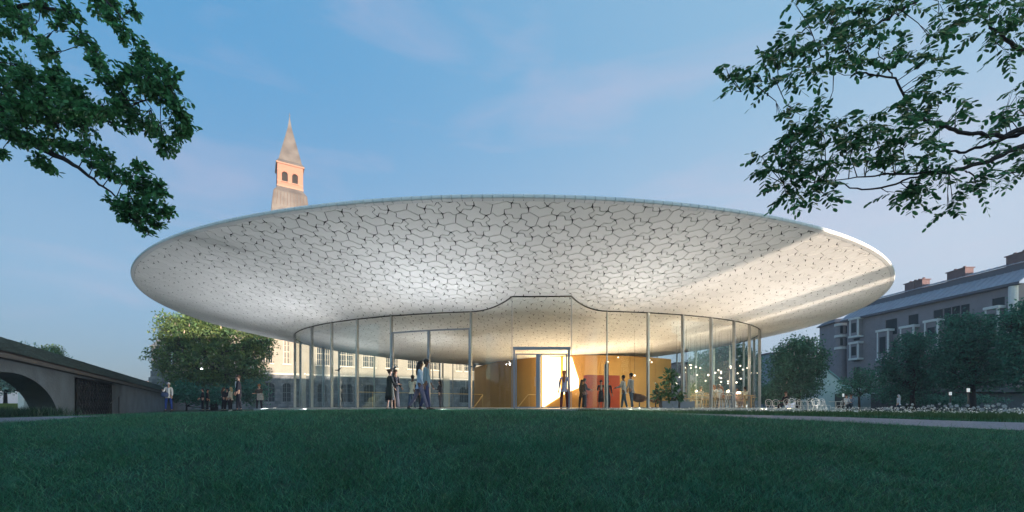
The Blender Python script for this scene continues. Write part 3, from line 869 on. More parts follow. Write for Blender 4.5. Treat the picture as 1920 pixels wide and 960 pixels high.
# ------------------------------------------------------------------ tower
TD = 95.0
tp = P(543, HZ, TD); tp.z = ZG
tw = thing('church_tower', 'tall pink brick tower with two arched bell openings under a slender grey spire', 'tower', tuple(tp), R_(31))
th_ = lambda v: EYE + (HZ - v) / FPX * TD - ZG
pxm = TD / FPX
pink = mat('pink_brick', (.30, .14, .105), .85, var=.08, vscale=3, bump=.3, bscale=10)
lead = mat('lead_spire', (.080, .070, .068), .55, var=.12, vscale=.5, col2=(.11, .10, .098), bump=.2, bscale=3)
def sq(h, w): return [(-w, -w, h), (w, -w, h), (w, w, h), (-w, w, h)]
bw = 23.3 * pxm * .90
z0, z1 = th_(362), th_(320)
opw = 9.6 * pxm; oph = th_(335) - th_(353)
ops = [(bw - 4.2 * pxm - opw + 0, th_(352) - 0, opw, oph), (bw + 2.8 * pxm, th_(352), opw, oph)]
b = MB()
for a in range(4):
    c, s_ = math.cos(a * PI / 2), math.sin(a * PI / 2)
    og = Vector((-bw * c + bw * s_, -bw * s_ - bw * c, 0)); dd = Vector((c, s_, 0)); nn = Vector((s_, -c, 0))
    wall_grid(b, og, dd, 2 * bw, z1, ops, .35, nn, z0=z0)
    for o in ops: arch_fill(b, og, dd, nn, *o, opw * .5)
b.build('belfry', pink, tw)
for a in range(1):
    for (x, zb, w, h) in ops:
        lv = MB()
        for k in range(9):
            lv.box((-bw + x + w / 2, -bw + .35, zb + h * (k + .5) / 9), (w, .22, .05))
        lv.box((-bw + x + w / 2, -bw + .6, zb + h / 2), (w, .05, h))
        lv.build('louvre', mat('louvre_dark', (.06, .05, .05), .7), tw)
        sl = MB(); sl.box((-bw + x + w / 2, -bw - .04, zb - .1), (w + .3, .3, .18)); sl.build('sill', mat('tower_trim', (.30, .18, .14), .8), tw)
b = MB(); b.rings([sq(z1 - .12, bw + .18), sq(z1 + .05, bw + .30), sq(z1 + .2, bw + .22)]); b.build('eaves', mat('tower_trim', (.3, .18, .14)), tw)
b = MB(); b.rings([sq(z0 - .05, bw + .1), sq(z0 + .25, bw + .1)]); b.rings([sq(z0 + 1.0, bw + .05), sq(z0 + 1.18, bw + .05)], True); b.build('band_course', mat('tower_trim', (.3, .18, .14)), tw)
# spire: a square that turns octagonal
def oct_(h, w, k): # k 0 square..1 octagon
    pts = []
    for i in range(8):
        a = PI / 4 * i + PI / 8; r = w / max(abs(math.cos(a)), abs(math.sin(a))) * (1 - k) + w * 1.06 * k
        pts.append((r * math.cos(a), r * math.sin(a), h))
    return pts
zt3 = th_(224)
b = MB(); b.rings([sq(z1 + .2, bw + .24), sq(z1 + 1.0, bw * .90), sq(z1 + 2.2, bw * .80), sq(zt3 - 2.2, bw * .17), sq(zt3 - .9, .22), sq(zt3 + .6, .04)]); sp = b.build('spire', lead, tw)
sm_ = MB()
for s_ in (-1, 1):
    for k in range(-3, 4):
        f0, f1 = (bw * .88), .2
        x0, x1 = k / 3.3 * f0, k / 3.3 * f1
        sm_.tube([(x0, s_ * f0 - s_ * -.02, z1 + 1.05), (x1 * 1.2, s_ * (f1 + .1), zt3 - 2.0)], .035, 4)
        sm_.tube([(s_ * f0 + s_ * .02, x0, z1 + 1.05), (s_ * (f1 + .1), x1 * 1.2, zt3 - 2.0)], .035, 4)
sm_.build('seam', mat('seam_rust', (.12, .075, .06), .8), sp)
b = MB()
for k in range(16):
    f = k / 16; w = bw * .885 * (1 - f) + .3 * f; zc = z1 + 1.1 + (zt3 - 2.4 - z1 - 1.1) * f
    b.rings([sq(zc, w + .03), sq(zc + .05, w + .03)])
b.build('lead_lap', lead, sp)
b = MB(); b.tube([(0, 0, zt3 + .4), (0, 0, zt3 + 1.5)], .04, 6); b.ell((0, 0, zt3 + .9), (.13, .13, .13), 8, 6); b.build('finial', mat('finial_metal', (.25, .2, .15), .4, metal=.7), tw)
b = MB(); b.rings([sq(z0, bw + .02), sq(z0 - .35, bw * 1.04), sq(z0 - 1.3, bw * 1.28), sq(z0 - 4.4, bw * 1.42), sq(z0 - 7, bw * 1.5)]); lr = b.build('lower_roof', lead, tw)
b = MB()
for s_ in (-1, 1):
    for k in range(-5, 6):
        x0 = k / 5.3
        b.tube([(x0 * bw * 1.30, s_ * bw * 1.29, z0 - 1.35), (x0 * bw * 1.42, s_ * bw * 1.43, z0 - 4.4)], .04, 4)
        b.tube([(s_ * bw * 1.29, x0 * bw * 1.30, z0 - 1.35), (s_ * bw * 1.43, x0 * bw * 1.42, z0 - 4.4)], .04, 4)
b.build('seam', mat('seam_rust', (.30, .17, .12), .8), lr)
b = MB(); b.rings([sq(0, bw * 1.4), sq(z0 - 7, bw * 1.4)]); b.build('tower_shaft', pink, tw)

# ------------------------------------------------------------------ garden wall, left
wall_m = mat('wall_render', (.10, .125, .145), .9, var=.25, vscale=.9, bump=.5, bscale=8)
WP = [(-40, 9.2), (0, 15.0), (141, 22.6), (205, 27.2), (300, 42.0), (359, 60.0)]
w0 = Vector((-17.9, 15.0)); w1 = Vector((-36.2, 45.0))
wd = (w1 - w0).normalized(); wn_ = Vector((wd.y, -wd.x))      # normal to the viewer (right-hand side)
def wall_at(u):
    a = (u - 960) / FPX
    s_ = (a * w0.y - w0.x) / (wd.x - a * wd.y); return s_, w0 + wd * s_
def whz(u, v): s_, p = wall_at(u); return EYE + (HZ - v) / FPX * p.y
sN, sE = -7.0, wall_at(359)[0]
s300 = wall_at(309)[0]
gw = thing('garden_wall', 'long dark garden wall with an arched passage and a shingled pitched roof', 'wall', (w0.x, w0.y, 0))
W3 = lambda s_, z, off=0: Vector((w0.x + wd.x * s_ + wn_.x * off, w0.y + wd.y * s_ + wn_.y * off, z))
eave = lambda s_: 1.86 + max(0, min(1, s_ / s300)) * (whz(300, 736) - 1.86)
ridge = lambda s_: 2.60 + max(0, min(1, s_ / s300)) * (whz(300, 724) + .12 - 2.60)
# arch geometry: right springing at u=112 on the face, crown near u=30
sR = wall_at(112)[0]; sC = wall_at(22)[0]; halfw = sR - sC; sL = sC - halfw
zcr = whz(24, 699)
def archz(s_): t = (s_ - sC) / halfw; return -1.0 if abs(t) >= 1 else -.9 + (zcr + .9) * math.sqrt(1 - t * t)
b = MB(); TH_ = .85
NS = 90
def wcol(s_a, s_b):
    za, zb = archz(s_a), archz(s_b)
    for off, flip in ((0, False), (-TH_, True)):
        q = [W3(s_a, za, off), W3(s_b, zb, off), W3(s_b, eave(s_b), off), W3(s_a, eave(s_a), off)]
        b.add(q, [(3, 2, 1, 0) if flip else (0, 1, 2, 3)])
    b.add([W3(s_a, za, 0), W3(s_b, zb, 0), W3(s_b, zb, -TH_), W3(s_a, za, -TH_)], [(0, 1, 2, 3)])
cols = [sN] + list(np.linspace(sL, sR, 41)) + list(np.linspace(sR, s300, 30))[1:]
cols = sorted(c for c in cols if c >= sN)
for a, c in zip(cols[:-1], cols[1:]): wcol(a, c)
b.xform(Matrix.Translation((-w0.x, -w0.y, 0))).build('wall_body', wall_m, gw)
# lower continuation without a roof
b = MB(); c_ = W3((s300 + sE) / 2, 0, -.5)
ze = [(s300, whz(320, 741)), (sE, whz(357, 750))]
b.add([W3(s300 + .003, -.8, 0), W3(sE, -.8, 0), W3(sE, ze[1][1], 0), W3(s300 + .003, ze[0][1], 0), W3(s300 + .003, -.8, -1), W3(sE, -.8, -1), W3(sE, ze[1][1], -1), W3(s300 + .003, ze[0][1], -1)],
      [(0, 1, 2, 3), (7, 6, 5, 4), (1, 5, 6, 2), (3, 2, 6, 7), (0, 3, 7, 4)])
b.xform(Matrix.Translation((-w0.x, -w0.y, 0))).build('low_wall', wall_m, gw)
# soffit board + roof deck
dark_wood = mat('dark_wood', (.055, .05, .05), .7, var=.15, vscale=4)
b = MB()
for a, c in zip(np.linspace(sN, s300, 25)[:-1], np.linspace(sN, s300, 25)[1:]):
    v_ = []
    for s_ in (a, c):
        e, r = eave(s_), ridge(s_)
        v_ += [W3(s_, e - .10, .34), W3(s_, e + .03, .36), W3(s_, r, -TH_ / 2), W3(s_, e + .03, -TH_ - .36), W3(s_, e - .10, -TH_ - .34)]
    b.add(v_, [(0, 1, 6, 5), (1, 2, 7, 6), (2, 3, 8, 7), (3, 4, 9, 8), (4, 0, 5, 9)])
b.xform(Matrix.Translation((-w0.x, -w0.y, 0))).build('roof_deck', dark_wood, gw)
b = MB()
for s_a, s_b in zip(np.linspace(sN, s300, 25)[:-1], np.linspace(sN, s300, 25)[1:]):
    v_ = []
    for s_ in (s_a, s_b):
        e = eave(s_); v_ += [W3(s_, e - .13, .37), W3(s_, e + .02, .37), W3(s_, e + .02, .41), W3(s_, e - .13, .41)]
    b.add(v_, [(0, 1, 5, 4), (1, 2, 6, 5), (2, 3, 7, 6), (3, 0, 4, 7)])
b.xform(Matrix.Translation((-w0.x, -w0.y, 0))).build('gutter', dark_metal, gw)
shingle_m = mat('mossy_shingle', (.035, .062, .060), .85, island=.3, bump=.1, bscale=15)
sh = []
NCO = 11
s_ = sN
k = 0
for row in range(NCO):
    s_ = sN + (row % 2) * .17
    while s_ < s300 - .4:
        wsh = random.uniform(.30, .36); f0 = row / NCO; f1 = (row + 1.25) / NCO
        pts = []
        for ss in (s_ + .008, s_ + wsh - .008):
            e, r = eave(ss) + .05, ridge(ss) + .03
            for f, lift in ((f0, .085), (min(f1, 1.02), .012)):
                off = .40 + (-TH_ / 2 - .40) * f; z = e + (r - e) * f + lift + random.uniform(0, .012)
                pts += [W3(ss, z, off), W3(ss, z - .03, off)]
        sh.append((s_, pts)); s_ += wsh
FS = [(0, 2, 6, 4), (1, 5, 7, 3), (0, 4, 5, 1), (2, 3, 7, 6), (0, 1, 3, 2), (4, 6, 7, 5)]
sh.sort(key=lambda q: abs(q[0] - 1.5))
for s0_, pts in sh[:300]:
    b = MB(); b.add(pts, FS); b.xform(Matrix.Translation((-w0.x, -w0.y, 0))).build('shingle', shingle_m, gw)
b = MB()
for s0_, pts in sh[300:]: b.add(pts, FS)
tag(b.xform(Matrix.Translation((-w0.x, -w0.y, 0))).build('shingles_far', shingle_m, gw), kind='stuff')
# patterned gate
sg0, sg1 = wall_at(140)[0], wall_at(205)[0]
gt = thing('metal_gate', 'black perforated metal gate with a wavy leaf pattern set on the garden wall', 'gate', tuple(W3(sg0, 0, .04)))
GL = lambda s_, z, off: W3(s_, z, off) - W3(sg0, 0, .04)
gm = mat('gate_black', (.016, .02, .026), .5, metal=.3)
gz0 = -.55; gz1a, gz1b = whz(142, 711), whz(204, 720)
gtop = lambda s_: gz1a + (gz1b - gz1a) * (s_ - sg0) / (sg1 - sg0)
b = MB(); q = [GL(sg0, gz0, .05), GL(sg1, gz0, .05), GL(sg1, gtop(sg1), .05), GL(sg0, gtop(sg0), .05)]
b.add(q, [(0, 1, 2, 3)]); b.build('backing', mat('gate_back', (.07, .08, .09), .8), gt)
for l0, l1 in ((sg0 + .03, (sg0 + sg1) / 2 - .02), ((sg0 + sg1) / 2 + .02, sg1 - .03)):
    b = MB(); ns_ = 13
    for k in range(ns_):
        ss = l0 + (l1 - l0) * (k + .5) / ns_
        pts = []
        for j in range(21):
            z = gz0 + (gtop(ss) - gz0) * j / 20; pts.append(GL(ss + math.sin(j * 1.9 + k * PI) * .085, z, .10))
        b.tube(pts, .028, 4, sq=(1, 1))
    for ss in (l0, l1): b.tube([GL(ss, gz0, .10), GL(ss, gtop(ss), .10)], .045, 4)
    b.build('gate_leaf', gm, gt)
b = MB(); b.tube([GL(sg0, gtop(sg0) + .03, .09), GL(sg1 + .3, gtop(sg1) + .01, .09)], .06, 4); b.build('lintel', gm, gt)
# handrail by the gate
s_h = wall_at(223)[0]
q = P(223, HZ, wall_at(223)[1].y - .6)
hr = thing('handrail', 'thin dark steel handrail beside the patterned gate', 'handrail', (q.x, q.y, -.4))
zt_h = EYE + (HZ - 743) / FPX * q.y + .4
q2 = P(206, HZ, q.y - 2.2); z2 = EYE + (HZ - 757) / FPX * q2.y + .4
b = MB(); b.tube([(0, 0, 0), (0, 0, zt_h)], .025, 6); b.build('post', dark_metal, hr)
b = MB(); b.tube([(0, 0, zt_h), (q2.x - q.x, q2.y - q.y, z2)], .025, 6); b.build('rail', dark_metal, hr)
b = MB(); b.tube([(q2.x - q.x, q2.y - q.y, z2), (q2.x - q.x, q2.y - q.y, -.1)], .025, 6); b.build('post', dark_metal, hr)
# sunlit garden seen through the arch
tan_wall = mat('sunlit_plaster', (.6, .57, .48), .85, var=.1)

# ------------------------------------------------------------------ long brick building, right
rb_brick = mat('brown_brick', (.205, .185, .215), .85, var=.10, vscale=1.0, bump=.3, bscale=6)
rb_trim = mat('white_stone_trim', (.58, .58, .60), .75, var=.08, vscale=2)
rb_roof = mat('sheet_metal_roof', (.24, .25, .31), .5, var=.12, vscale=.6)
rb_roofd = mat('dark_ridge_roof', (.06, .065, .09), .6, var=.1)
VPX = 850
rD = Vector(((VPX - 960) / FPX, 1.0, 0)).normalized(); rN = Vector((-rD.y, rD.x, 0))
def rb_solve(u, p0): a = (u - 960) / FPX; return (a * p0.y - p0.x) / (rD.x - a * rD.y)
p0 = P(1902, HZ, 62.0); p0.z = -.5
H0 = EYE + (HZ - 530) / FPX * 62 + .5
LB = rb_solve(1588, p0)
rb = thing('brick_apartment_block', 'long brown brick building with white bay windows and a lilac grey metal roof', 'building', tuple(p0))
def rbx(s_, z, out=0): return rD * s_ + rN * out + Vector((0, 0, z))
ops3, ops2, ops1 = [], [], []
nb = 8
def rb_col(u): return rb_solve(u, p0)
def rb_h(u, v): s_ = rb_col(u); return EYE + (HZ - v) / FPX * (p0.y + rD.y * s_) + .5
win_px = [(1600, 1612), (1660, 1682), (1703, 1722), (1750, 1768), (1769, 1783), (1784, 1800), (1801, 1818), (1860, 1884)]
for (u0, u1) in win_px:
    a, c = rb_col(u1), rb_col(u0); ops3.append((a, H0 - 4.6, c - a, 2.9))
for (u0, u1) in win_px:
    a, c = rb_col(u1), rb_col(u0); ops2.append((a, H0 - 8.8, c - a, 2.9)); ops1.append((a, 1.2, c - a, 3.0)); 
ops1b = [(a, H0 - 12.9, w, 2.9) for a, _, w, _ in ops2]
b = MB(); wall_grid(b, (0, 0, 0), rD, LB, H0, ops3 + ops2 + ops1 + ops1b, .3, rN)
b.build('wall', rb_brick, rb)
b = MB(); e_ = rbx(0, 0); f_ = Vector((1, .12, 0)).normalized()
b.add([rbx(0, 0), rbx(0, H0), rbx(0, H0) + f_ * 14, rbx(0, 0) + f_ * 14], [(0, 1, 2, 3)])
b.add([rbx(LB, 0), rbx(LB, 0) + f_ * 14, rbx(LB, H0) + f_ * 14, rbx(LB, H0)], [(0, 1, 2, 3)])
b.build('end_wall', rb_brick, rb)
fr_m = mat('blue_grey_frame', (.30, .33, .38), .6)
put_windows(rb, Vector(p0), rD, rN, ops3 + ops2 + ops1b + ops1, 3, 4, .12, fr_m, .2, None, None)
# roof: lower slope, upper dark band
Hr = EYE + (HZ - 487) / FPX * 66 + .5 
def roofband(o0, z0_, o1, z1_, name, m, seams=False):
    b = MB(); n = 30
    for k in range(n):
        sa, sb = -1 + (LB + 2) * k / n, -1 + (LB + 2) * (k + 1) / n
        b.add([rbx(sa, z0_, o0), rbx(sb, z0_, o0), rbx(sb, z1_, o1), rbx(sa, z1_, o1)], [(0, 1, 2, 3)])
        if seams: b.tube([rbx(sa, z0_ + .04, o0), rbx(sa, z1_ + .04, o1)], .07, 4)
    return b.build(name, m, rb)
roofband(.7, H0 - .1, -2.6, H0 + 2.3, 'lower_roof', rb_roof, True)
roofband(-2.6, H0 + 2.3, -2.8, H0 + 3.3, 'clerestory', rb_roofd)
roofband(-2.6, H0 + 3.3, -6.0, H0 + 4.4, 'upper_roof', rb_roof, True)
b = MB(); b.add([rbx(-1, H0 - .45, .72), rbx(LB + 1, H0 - .45, .72), rbx(LB + 1, H0 - .08, .72), rbx(-1, H0 - .08, .72), rbx(-1, H0 - .45, 0), rbx(LB + 1, H0 - .45, 0)], [(0, 1, 2, 3), (0, 4, 5, 1)]); b.build('gutter', rb_roofd, rb)
chim = mat('chimney_brick', (.11, .07, .08), .85, var=.15)
for u, v, w in ((1712, 520, 1.9), (1728, 522, 1.7), (1800, 504, 3.0), (1912, 478, 2.4)):
    s_ = rb_solve(u, p0 + rN * -5); 
    zt4 = EYE + (HZ - v) / FPX * (p0.y + rD.y * s_) + .5
    zt4 = H0 + 5.2
    b = MB(); c_ = rbx(s_, (H0 + 3 + zt4) / 2, -5); b.box(tuple(c_), (1.4, w, zt4 - H0 - 3), rzM * 0); b.box((c_.x, c_.y, zt4 + .07), (1.7, w + .3, .15)); 
    b.tube([(c_.x, c_.y - w * .25, zt4 + .1), (c_.x, c_.y - w * .25, zt4 + .5)], .2, 8); b.tube([(c_.x, c_.y + w * .25, zt4 + .1), (c_.x, c_.y + w * .25, zt4 + .5)], .2, 8)
    b.build('chimney', chim, rb)
# white bays
bay_px = [(1603, 1617, 600, 630), (1603, 1617, 645, 672), (1655, 1674, 622, 672), (1699, 1722, 615, 662), (1745, 1768, 604, 655), (1860, 1882, 580, 625), (1655, 1674, 702, 740), (1745, 1768, 700, 745), (1790, 1812, 700, 742)]
for u0, u1, v0, v1 in bay_px:
    sa, sb = rb_col(u1), rb_col(u0); za, zb = rb_h((u0 + u1) / 2, v1), rb_h((u0 + u1) / 2, v0); za = max(za, .6)
    sc, wd_, hb = (sa + sb) / 2, sb - sa, zb - za
    ang_ = math.atan2(rD.y, rD.x)
    b = MB(); c_ = rbx(sc, (za + zb) / 2, .55); b.box(tuple(c_), (wd_, 1.1, hb), ang_); bay = b.build('bay', rb_brick, rb)
    b = MB()
    for zz_, hh_ in ((zb + .2, .4), (za - .15, .35)):
        c_ = rbx(sc, zz_, .6); b.box(tuple(c_), (wd_ + .5, 1.4, hh_), ang_)
    for sg in (-1, 1):
        c_ = rbx(sc + sg * (wd_ / 2 + .02), (za + zb) / 2, 1.02); b.box(tuple(c_), (.22, .24, hb), ang_)
    b.build('trim', rb_trim, bay)
    b = MB(); c_ = rbx(sc, (za + zb) / 2, 1.11); b.box(tuple(c_), (wd_ * .6, .06, hb * .6), ang_); b.build('pane', pane_dark, bay)
# corner column and left annex
b = MB(); b.tube([rbx(0, H0 * .35, .2), rbx(0, H0 - .5, .2)], .5, 10); b.build('corner_shaft', rb_trim, rb)
pa = P(1574, HZ, 93.0); pa.z = -.5
ax = thing('brick_corner_house', 'narrow brick house with a rounded white corner turret left of the long building', 'building', tuple(pa))
Ha = EYE + (HZ - 606) / FPX * 93 + .5
b = MB(); b.box((1.2, 1.5, Ha / 2), (5.0, 6, Ha), -.14); b.build('wall', rb_brick, ax)
b = MB(); b.tube([(-.9, -1.6, 1), (-.9, -1.6, Ha - .6)], 1.0, 12); b.build('turret', rb_brick, ax)
for v in (612, 633, 655):
    z = EYE + (HZ - v) / FPX * 93 + .5
    b = MB(); b.tube([(-.9, -1.6, z - .25), (-.9, -1.6, z + .25)], 1.2, 12); b.build('band', rb_trim, ax)
for v in (622, 644):
    z = EYE + (HZ - v) / FPX * 93 + .5
    for k in (-.6, .6): b = MB(); b.box((-.9 + k, -2.55, z), (.5, .12, 1.5)); b.build('window', pane_dark, ax)
b = MB(); b.box((1.2, 1.3, Ha + .35), (6.4, 7, .9), -.14, .7); b.build('roof', rb_roofd, ax)
for u, v in ((1576, 616), (1576, 640)): pass

# low terrace building with a dark roof behind the meadow
lt = P(1830, HZ, 50); lt.z = -.5
lo = thing('low_pavilion_roof', 'low dark flat-roofed wall running behind the flower meadow', 'building', tuple(lt))
b = MB(); b.box((1.5, 0, 1.0), (26, 3, 2.2), .05); b.build('wall', mat('dark_plinth', (.05, .065, .08), .9, var=.2), lo)
b = MB(); b.box((1.5, -.3, 2.45), (27, 4.2, .5), .05, .97); b.build('roof', mat('dark_canopy_edge', (.03, .045, .055), .8), lo)

# green gabled house
gh = P(1566, HZ, 52); gh.z = -.45
gho = thing('gabled_house', 'pale teal house with a steep gable and small slot windows behind the garden chairs', 'house', tuple(gh))
teal = mat('teal_render', (.34, .46, .47), .8, var=.06); teal_r = mat('teal_copper_roof', (.16, .36, .36), .6, var=.08, vscale=1)
def gx(u): return (u - 1566) / FPX * 52
def gv(v): return EYE + (HZ - v) / FPX * 52 + .45
xl, xr, xa_ = gx(1536), gx(1576), gx(1540)
za_, ze_l, ze_r = gv(685), gv(697), gv(722)
dp = 9.0
poly = [(xl, 0), (gx(1578), 0), (gx(1578), gv(716)), (xa_, za_), (xl, ze_l)]
vs = [(x, 0, z) for x, z in poly] + [(x + 3.5, dp, z) for x, z in poly]; n_ = 5
b = MB(); b.add(vs, [tuple(range(n_)), tuple(range(2 * n_ - 1, n_ - 1, -1))] + [(i, (i + 1) % n_, (i + 1) % n_ + n_, i + n_) for i in range(n_)]); b.build('wall', teal, gho)
b = MB(); r0 = [(xa_, za_ + .03), (gx(1580), gv(716) - .1)]
b.add([(r0[0][0], -.15, r0[0][1]), (r0[1][0], -.15, r0[1][1]), (r0[1][0] + 3.6, dp, r0[1][1]), (r0[0][0] + 3.6, dp, r0[0][1]), (r0[0][0], -.15, r0[0][1] + .12), (r0[1][0], -.15, r0[1][1] + .12), (r0[1][0] + 3.6, dp, r0[1][1] + .12), (r0[0][0] + 3.6, dp, r0[0][1] + .12)],
      [(3, 2, 1, 0), (4, 5, 6, 7), (0, 1, 5, 4), (1, 2, 6, 5), (2, 3, 7, 6), (3, 0, 4, 7)]); b.build('roof', teal_r, gho)
b = MB(); b.box((gx(1625), 3, gv(728) / 2), (6.2, 5, gv(728))); b.build('side_wing', teal, gho)
b = MB(); b.add([(gx(1578), .4, gv(726)), (gx(1668), .4, gv(738)), (gx(1640), 5.5, gv(716)), (gx(1590), 5.5, gv(700))], [(0, 1, 2, 3)]); b.build('wing_roof', teal_r, gho)
for r_ in range(2):
    for k in range(5):
        b = MB(); b.box((gx(1537.5 + k * 2.8), -.02, gv(700 + r_ * 7)), (.09, .05, .28)); b.build('slot_window', pane_dark, gho)
b = MB(); b.box((gx(1577), -.05, gv(752) ), (1.5, .1, 1.7)); b.build('door', mat('door_dark', (.03, .04, .045), .6), gho)

# far city glimpsed beyond
far_m = mat('far_plaster', (.32, .34, .38), .9, var=.1, vscale=.3); far_b = mat('far_blue_glass', (.12, .20, .27), .3, var=.15, vscale=.3)
def far_building(u0, u1, v, d, m, label, name='far_building', floors=3, cols=8):
    p = P((u0 + u1) / 2, HZ, d); w = (u1 - u0) / FPX * d; h = (HZ - v) / FPX * d + .5
    t = thing(name, label, 'building', (p.x, p.y, -.5))
    b = MB(); b.box((0, 0, h / 2), (w, 8, h)); b.build('wall', m, t)
    b = MB(); b.box((0, 0, h + .15), (w + .6, 8.6, .3)); b.build('roof', rb_roofd, t)
    for i in range(cols):
        for j in range(floors):
            b = MB(); b.box((-w / 2 + w * (i + .5) / cols, -4.03, h * (j + .6) / floors), (w / cols * .55, .1, h / floors * .55)); b.build('window', pane_dark, t)
far_building(1256, 1300, 684, 110, mat('far_rose', (.34, .27, .30), .9), 'distant rose-grey building seen through the glass above the planter')
far_building(1268, 1400, 692, 130, far_b, 'distant blue office block seen through the cafe glass', floors=4, cols=12)
far_building(1424, 1452, 667, 100, far_b, 'distant blue block between the glass wall and the round tree', floors=4, cols=4)
far_building(262, 306, 716, 150, mat('far_pink', (.52, .40, .36), .9), 'distant pinkish roofline beyond the end of the garden wall', floors=2, cols=6)

# ------------------------------------------------------------------ buildings behind the viewer (they shade the garden)
occ_m = brick_mat('brown_brick_wall', (.26, .16, .12), (.32, .20, .15), (.3, .28, .26), 1.0, .5, .16, .3)
def back_building(x0, x1, h, label, y=-30, dpt=10, roofm=slate):
    t = thing('street_building', label, 'building', ((x0 + x1) / 2, y - dpt / 2, -1.6))
    b = MB(); b.box((0, 0, (h + 1.6) / 2), (x1 - x0, dpt, h + 1.6)); b.build('wall', occ_m, t)
    n = int((x1 - x0) / 3)
    wm = window_mesh(1.3, 1.9, 2, 3, .09, 'window', win_frame); pm = MB().box((0, .05, .95), (1.28, .02, 1.88)).mesh('pane', pane_dark)
    for i in range(n):
        for zz_ in np.arange(2.6, h - 1.6, 3.2):
            o = link('window', wm, t, (-(x1 - x0) / 2 + (i + .5) * (x1 - x0) / n, dpt / 2 + .03, zz_)); o.rotation_euler = (0, 0, PI); link('pane', pm, o)
    return t
XR = .643 / .766
PSL = math.tan(R_(SUN_EL)) / .766
hl = 6.8 + PSL * (82 + 30)
h_r = 4.7 + PSL * (22 + 30)
back_building(-110, 47.4, hl, 'long brick building behind the viewer')
back_building(47.42, 68.6, h_r, 'lower brick building behind the viewer')
b = MB(); b.box((57.97, -30.5, h_r / 2 + 3), (2.06, 1.0, 7 + h_r)); o = b.build('shade_stack', occ_m); tag(o, 'tall brick stack added behind the viewer to cast a shade band', 'chimney')  # unseen slab added here, shaped to throw a shade band on the canopy
back_building(68.7, 111, hl, 'mid-height brick building behind the viewer')
back_building(111.1, 195, 24, 'tall brick building behind the viewer on the right')
# ------------------------------------------------------------------ vegetation
bark = mat('bark', (.022, .020, .022), .9, var=.25, vscale=6, bump=.5, bscale=20)
def leaf_mat(name, c, isl=.45, tr=.3, c2=None):
    return mat(name, c, .55, island=isl, trans=tr, spec=.3, var=.2, vscale=.8, col2=c2)
def rand_dirs(n, up=0.0):
    d = rng.normal(size=(n, 3)); d[:, 2] += up; return d / np.linalg.norm(d, axis=1)[:, None]
def leaf_quads(cen, axis, nrm, ln, wd):
    """diamond leaves: 4 vertices each"""
    side = np.cross(axis, nrm); side /= np.linalg.norm(side, axis=1)[:, None] + 1e-9
    n = len(cen); ln = np.broadcast_to(ln, (n,))[:, None]; wd = np.broadcast_to(wd, (n,))[:, None]
    a = cen - axis * ln * .5; t = cen + axis * ln * .5
    m = cen - axis * ln * .05
    V = np.stack([a, m + side * wd * .5, t, m - side * wd * .5], 1).reshape(-1, 3)
    F = np.arange(n * 4).reshape(-1, 4)
    return V, F
def blob_tree(name, label, base, trunk_h, trunk_r, blobs, n_clump, per, leaf, m, group=None, flowers=0, lean=(0, 0), cr=.45, cat='tree', bushy=.55):
    base = Vector(base); t = thing(name, label, cat, tuple(base), 0, group)
    vol = np.array([b[3] * b[4] * b[5] for b in blobs]) ** (2 / 3); vol /= vol.sum()
    cs = []; bi = rng.choice(len(blobs), n_clump, p=vol)
    for k in bi:
        c = blobs[k]; d = rand_dirs(1)[0]; r = (bushy + (1 - bushy) * rng.random()) * (1 + .12 * rng.normal())
        cs.append((c[0] + d[0] * c[3] * r, c[1] + d[1] * c[4] * r, c[2] + d[2] * c[5] * r))
    cs = np.array(cs)
    # trunk and limbs
    b = MB(); top = Vector((lean[0], lean[1], trunk_h))
    b.tube([(0, 0, -.3), (lean[0] * .2, lean[1] * .2, trunk_h * .35), (lean[0] * .6, lean[1] * .6, trunk_h * .7), tuple(top)], [trunk_r * 1.3, trunk_r, trunk_r * .85, trunk_r * .7], 9)
    b.build('trunk', bark, t, True)
    b = MB()
    for k, c in enumerate(blobs):
        cc = Vector(c[:3]); mid = top.lerp(cc, .5) + Vector(rng.normal(size=3) * .12 * (cc - top).length)
        b.tube([tuple(top - Vector((0, 0, trunk_h * .15))), tuple(mid), tuple(cc)], [trunk_r * .55, trunk_r * .35, trunk_r * .18], 6)
        idx = np.where(bi == k)[0][:14]
        for i in idx:
            e = Vector(cs[i]); st = mid.lerp(cc, rng.random()); b.tube([tuple(st), tuple(st.lerp(e, .5) + Vector(rng.normal(size=3) * .08)), tuple(e)], [trunk_r * .16, trunk_r * .10, trunk_r * .04], 4)
    b.build('branch', bark, t, True)
    n = n_clump * per
    cen = np.repeat(cs, per, 0) + rng.normal(size=(n, 3)) * cr * np.array([1, 1, .62])
    ax = rand_dirs(n, -.35); nr = rand_dirs(n, 1.1)
    V, F = leaf_quads(cen, ax, nr, leaf * rng.uniform(.7, 1.3, n), leaf * .62 * rng.uniform(.7, 1.2, n))
    o = np_mesh('crown', V, F, m, t); tag(o, kind='stuff')
    if flowers:
        fl = MB(); sel = rng.choice(len(cs), flowers, replace=False)
        for i in sel:
            c = cs[i]; h = rng.uniform(.22, .38); 
            for q in range(4):
                z = h * q / 4; r = .085 * (1 - q / 4.5)
                fl.add([(c[0] + r * math.cos(a) * rng.uniform(.7, 1.2), c[1] - .25 + r * math.sin(a), c[2] + .3 + z + rng.uniform(-.02, .02)) for a in (0, 2.1, 4.2)] + [(c[0], c[1] - .25, c[2] + .3 + z + h * .3)], [(0, 1, 3), (1, 2, 3), (2, 0, 3)])
        tag(fl.build('blossom', mat('chestnut_blossom', (.55, .42, .36), .8, island=.2), t), kind='stuff')
    return t
m_chest = leaf_mat('chestnut_leaf', (.065, .14, .06), c2=(.11, .15, .045))
m_round = leaf_mat('round_tree_leaf', (.05, .14, .08), c2=(.065, .155, .09))
m_dark = leaf_mat('dark_tree_leaf', (.042, .145, .095))
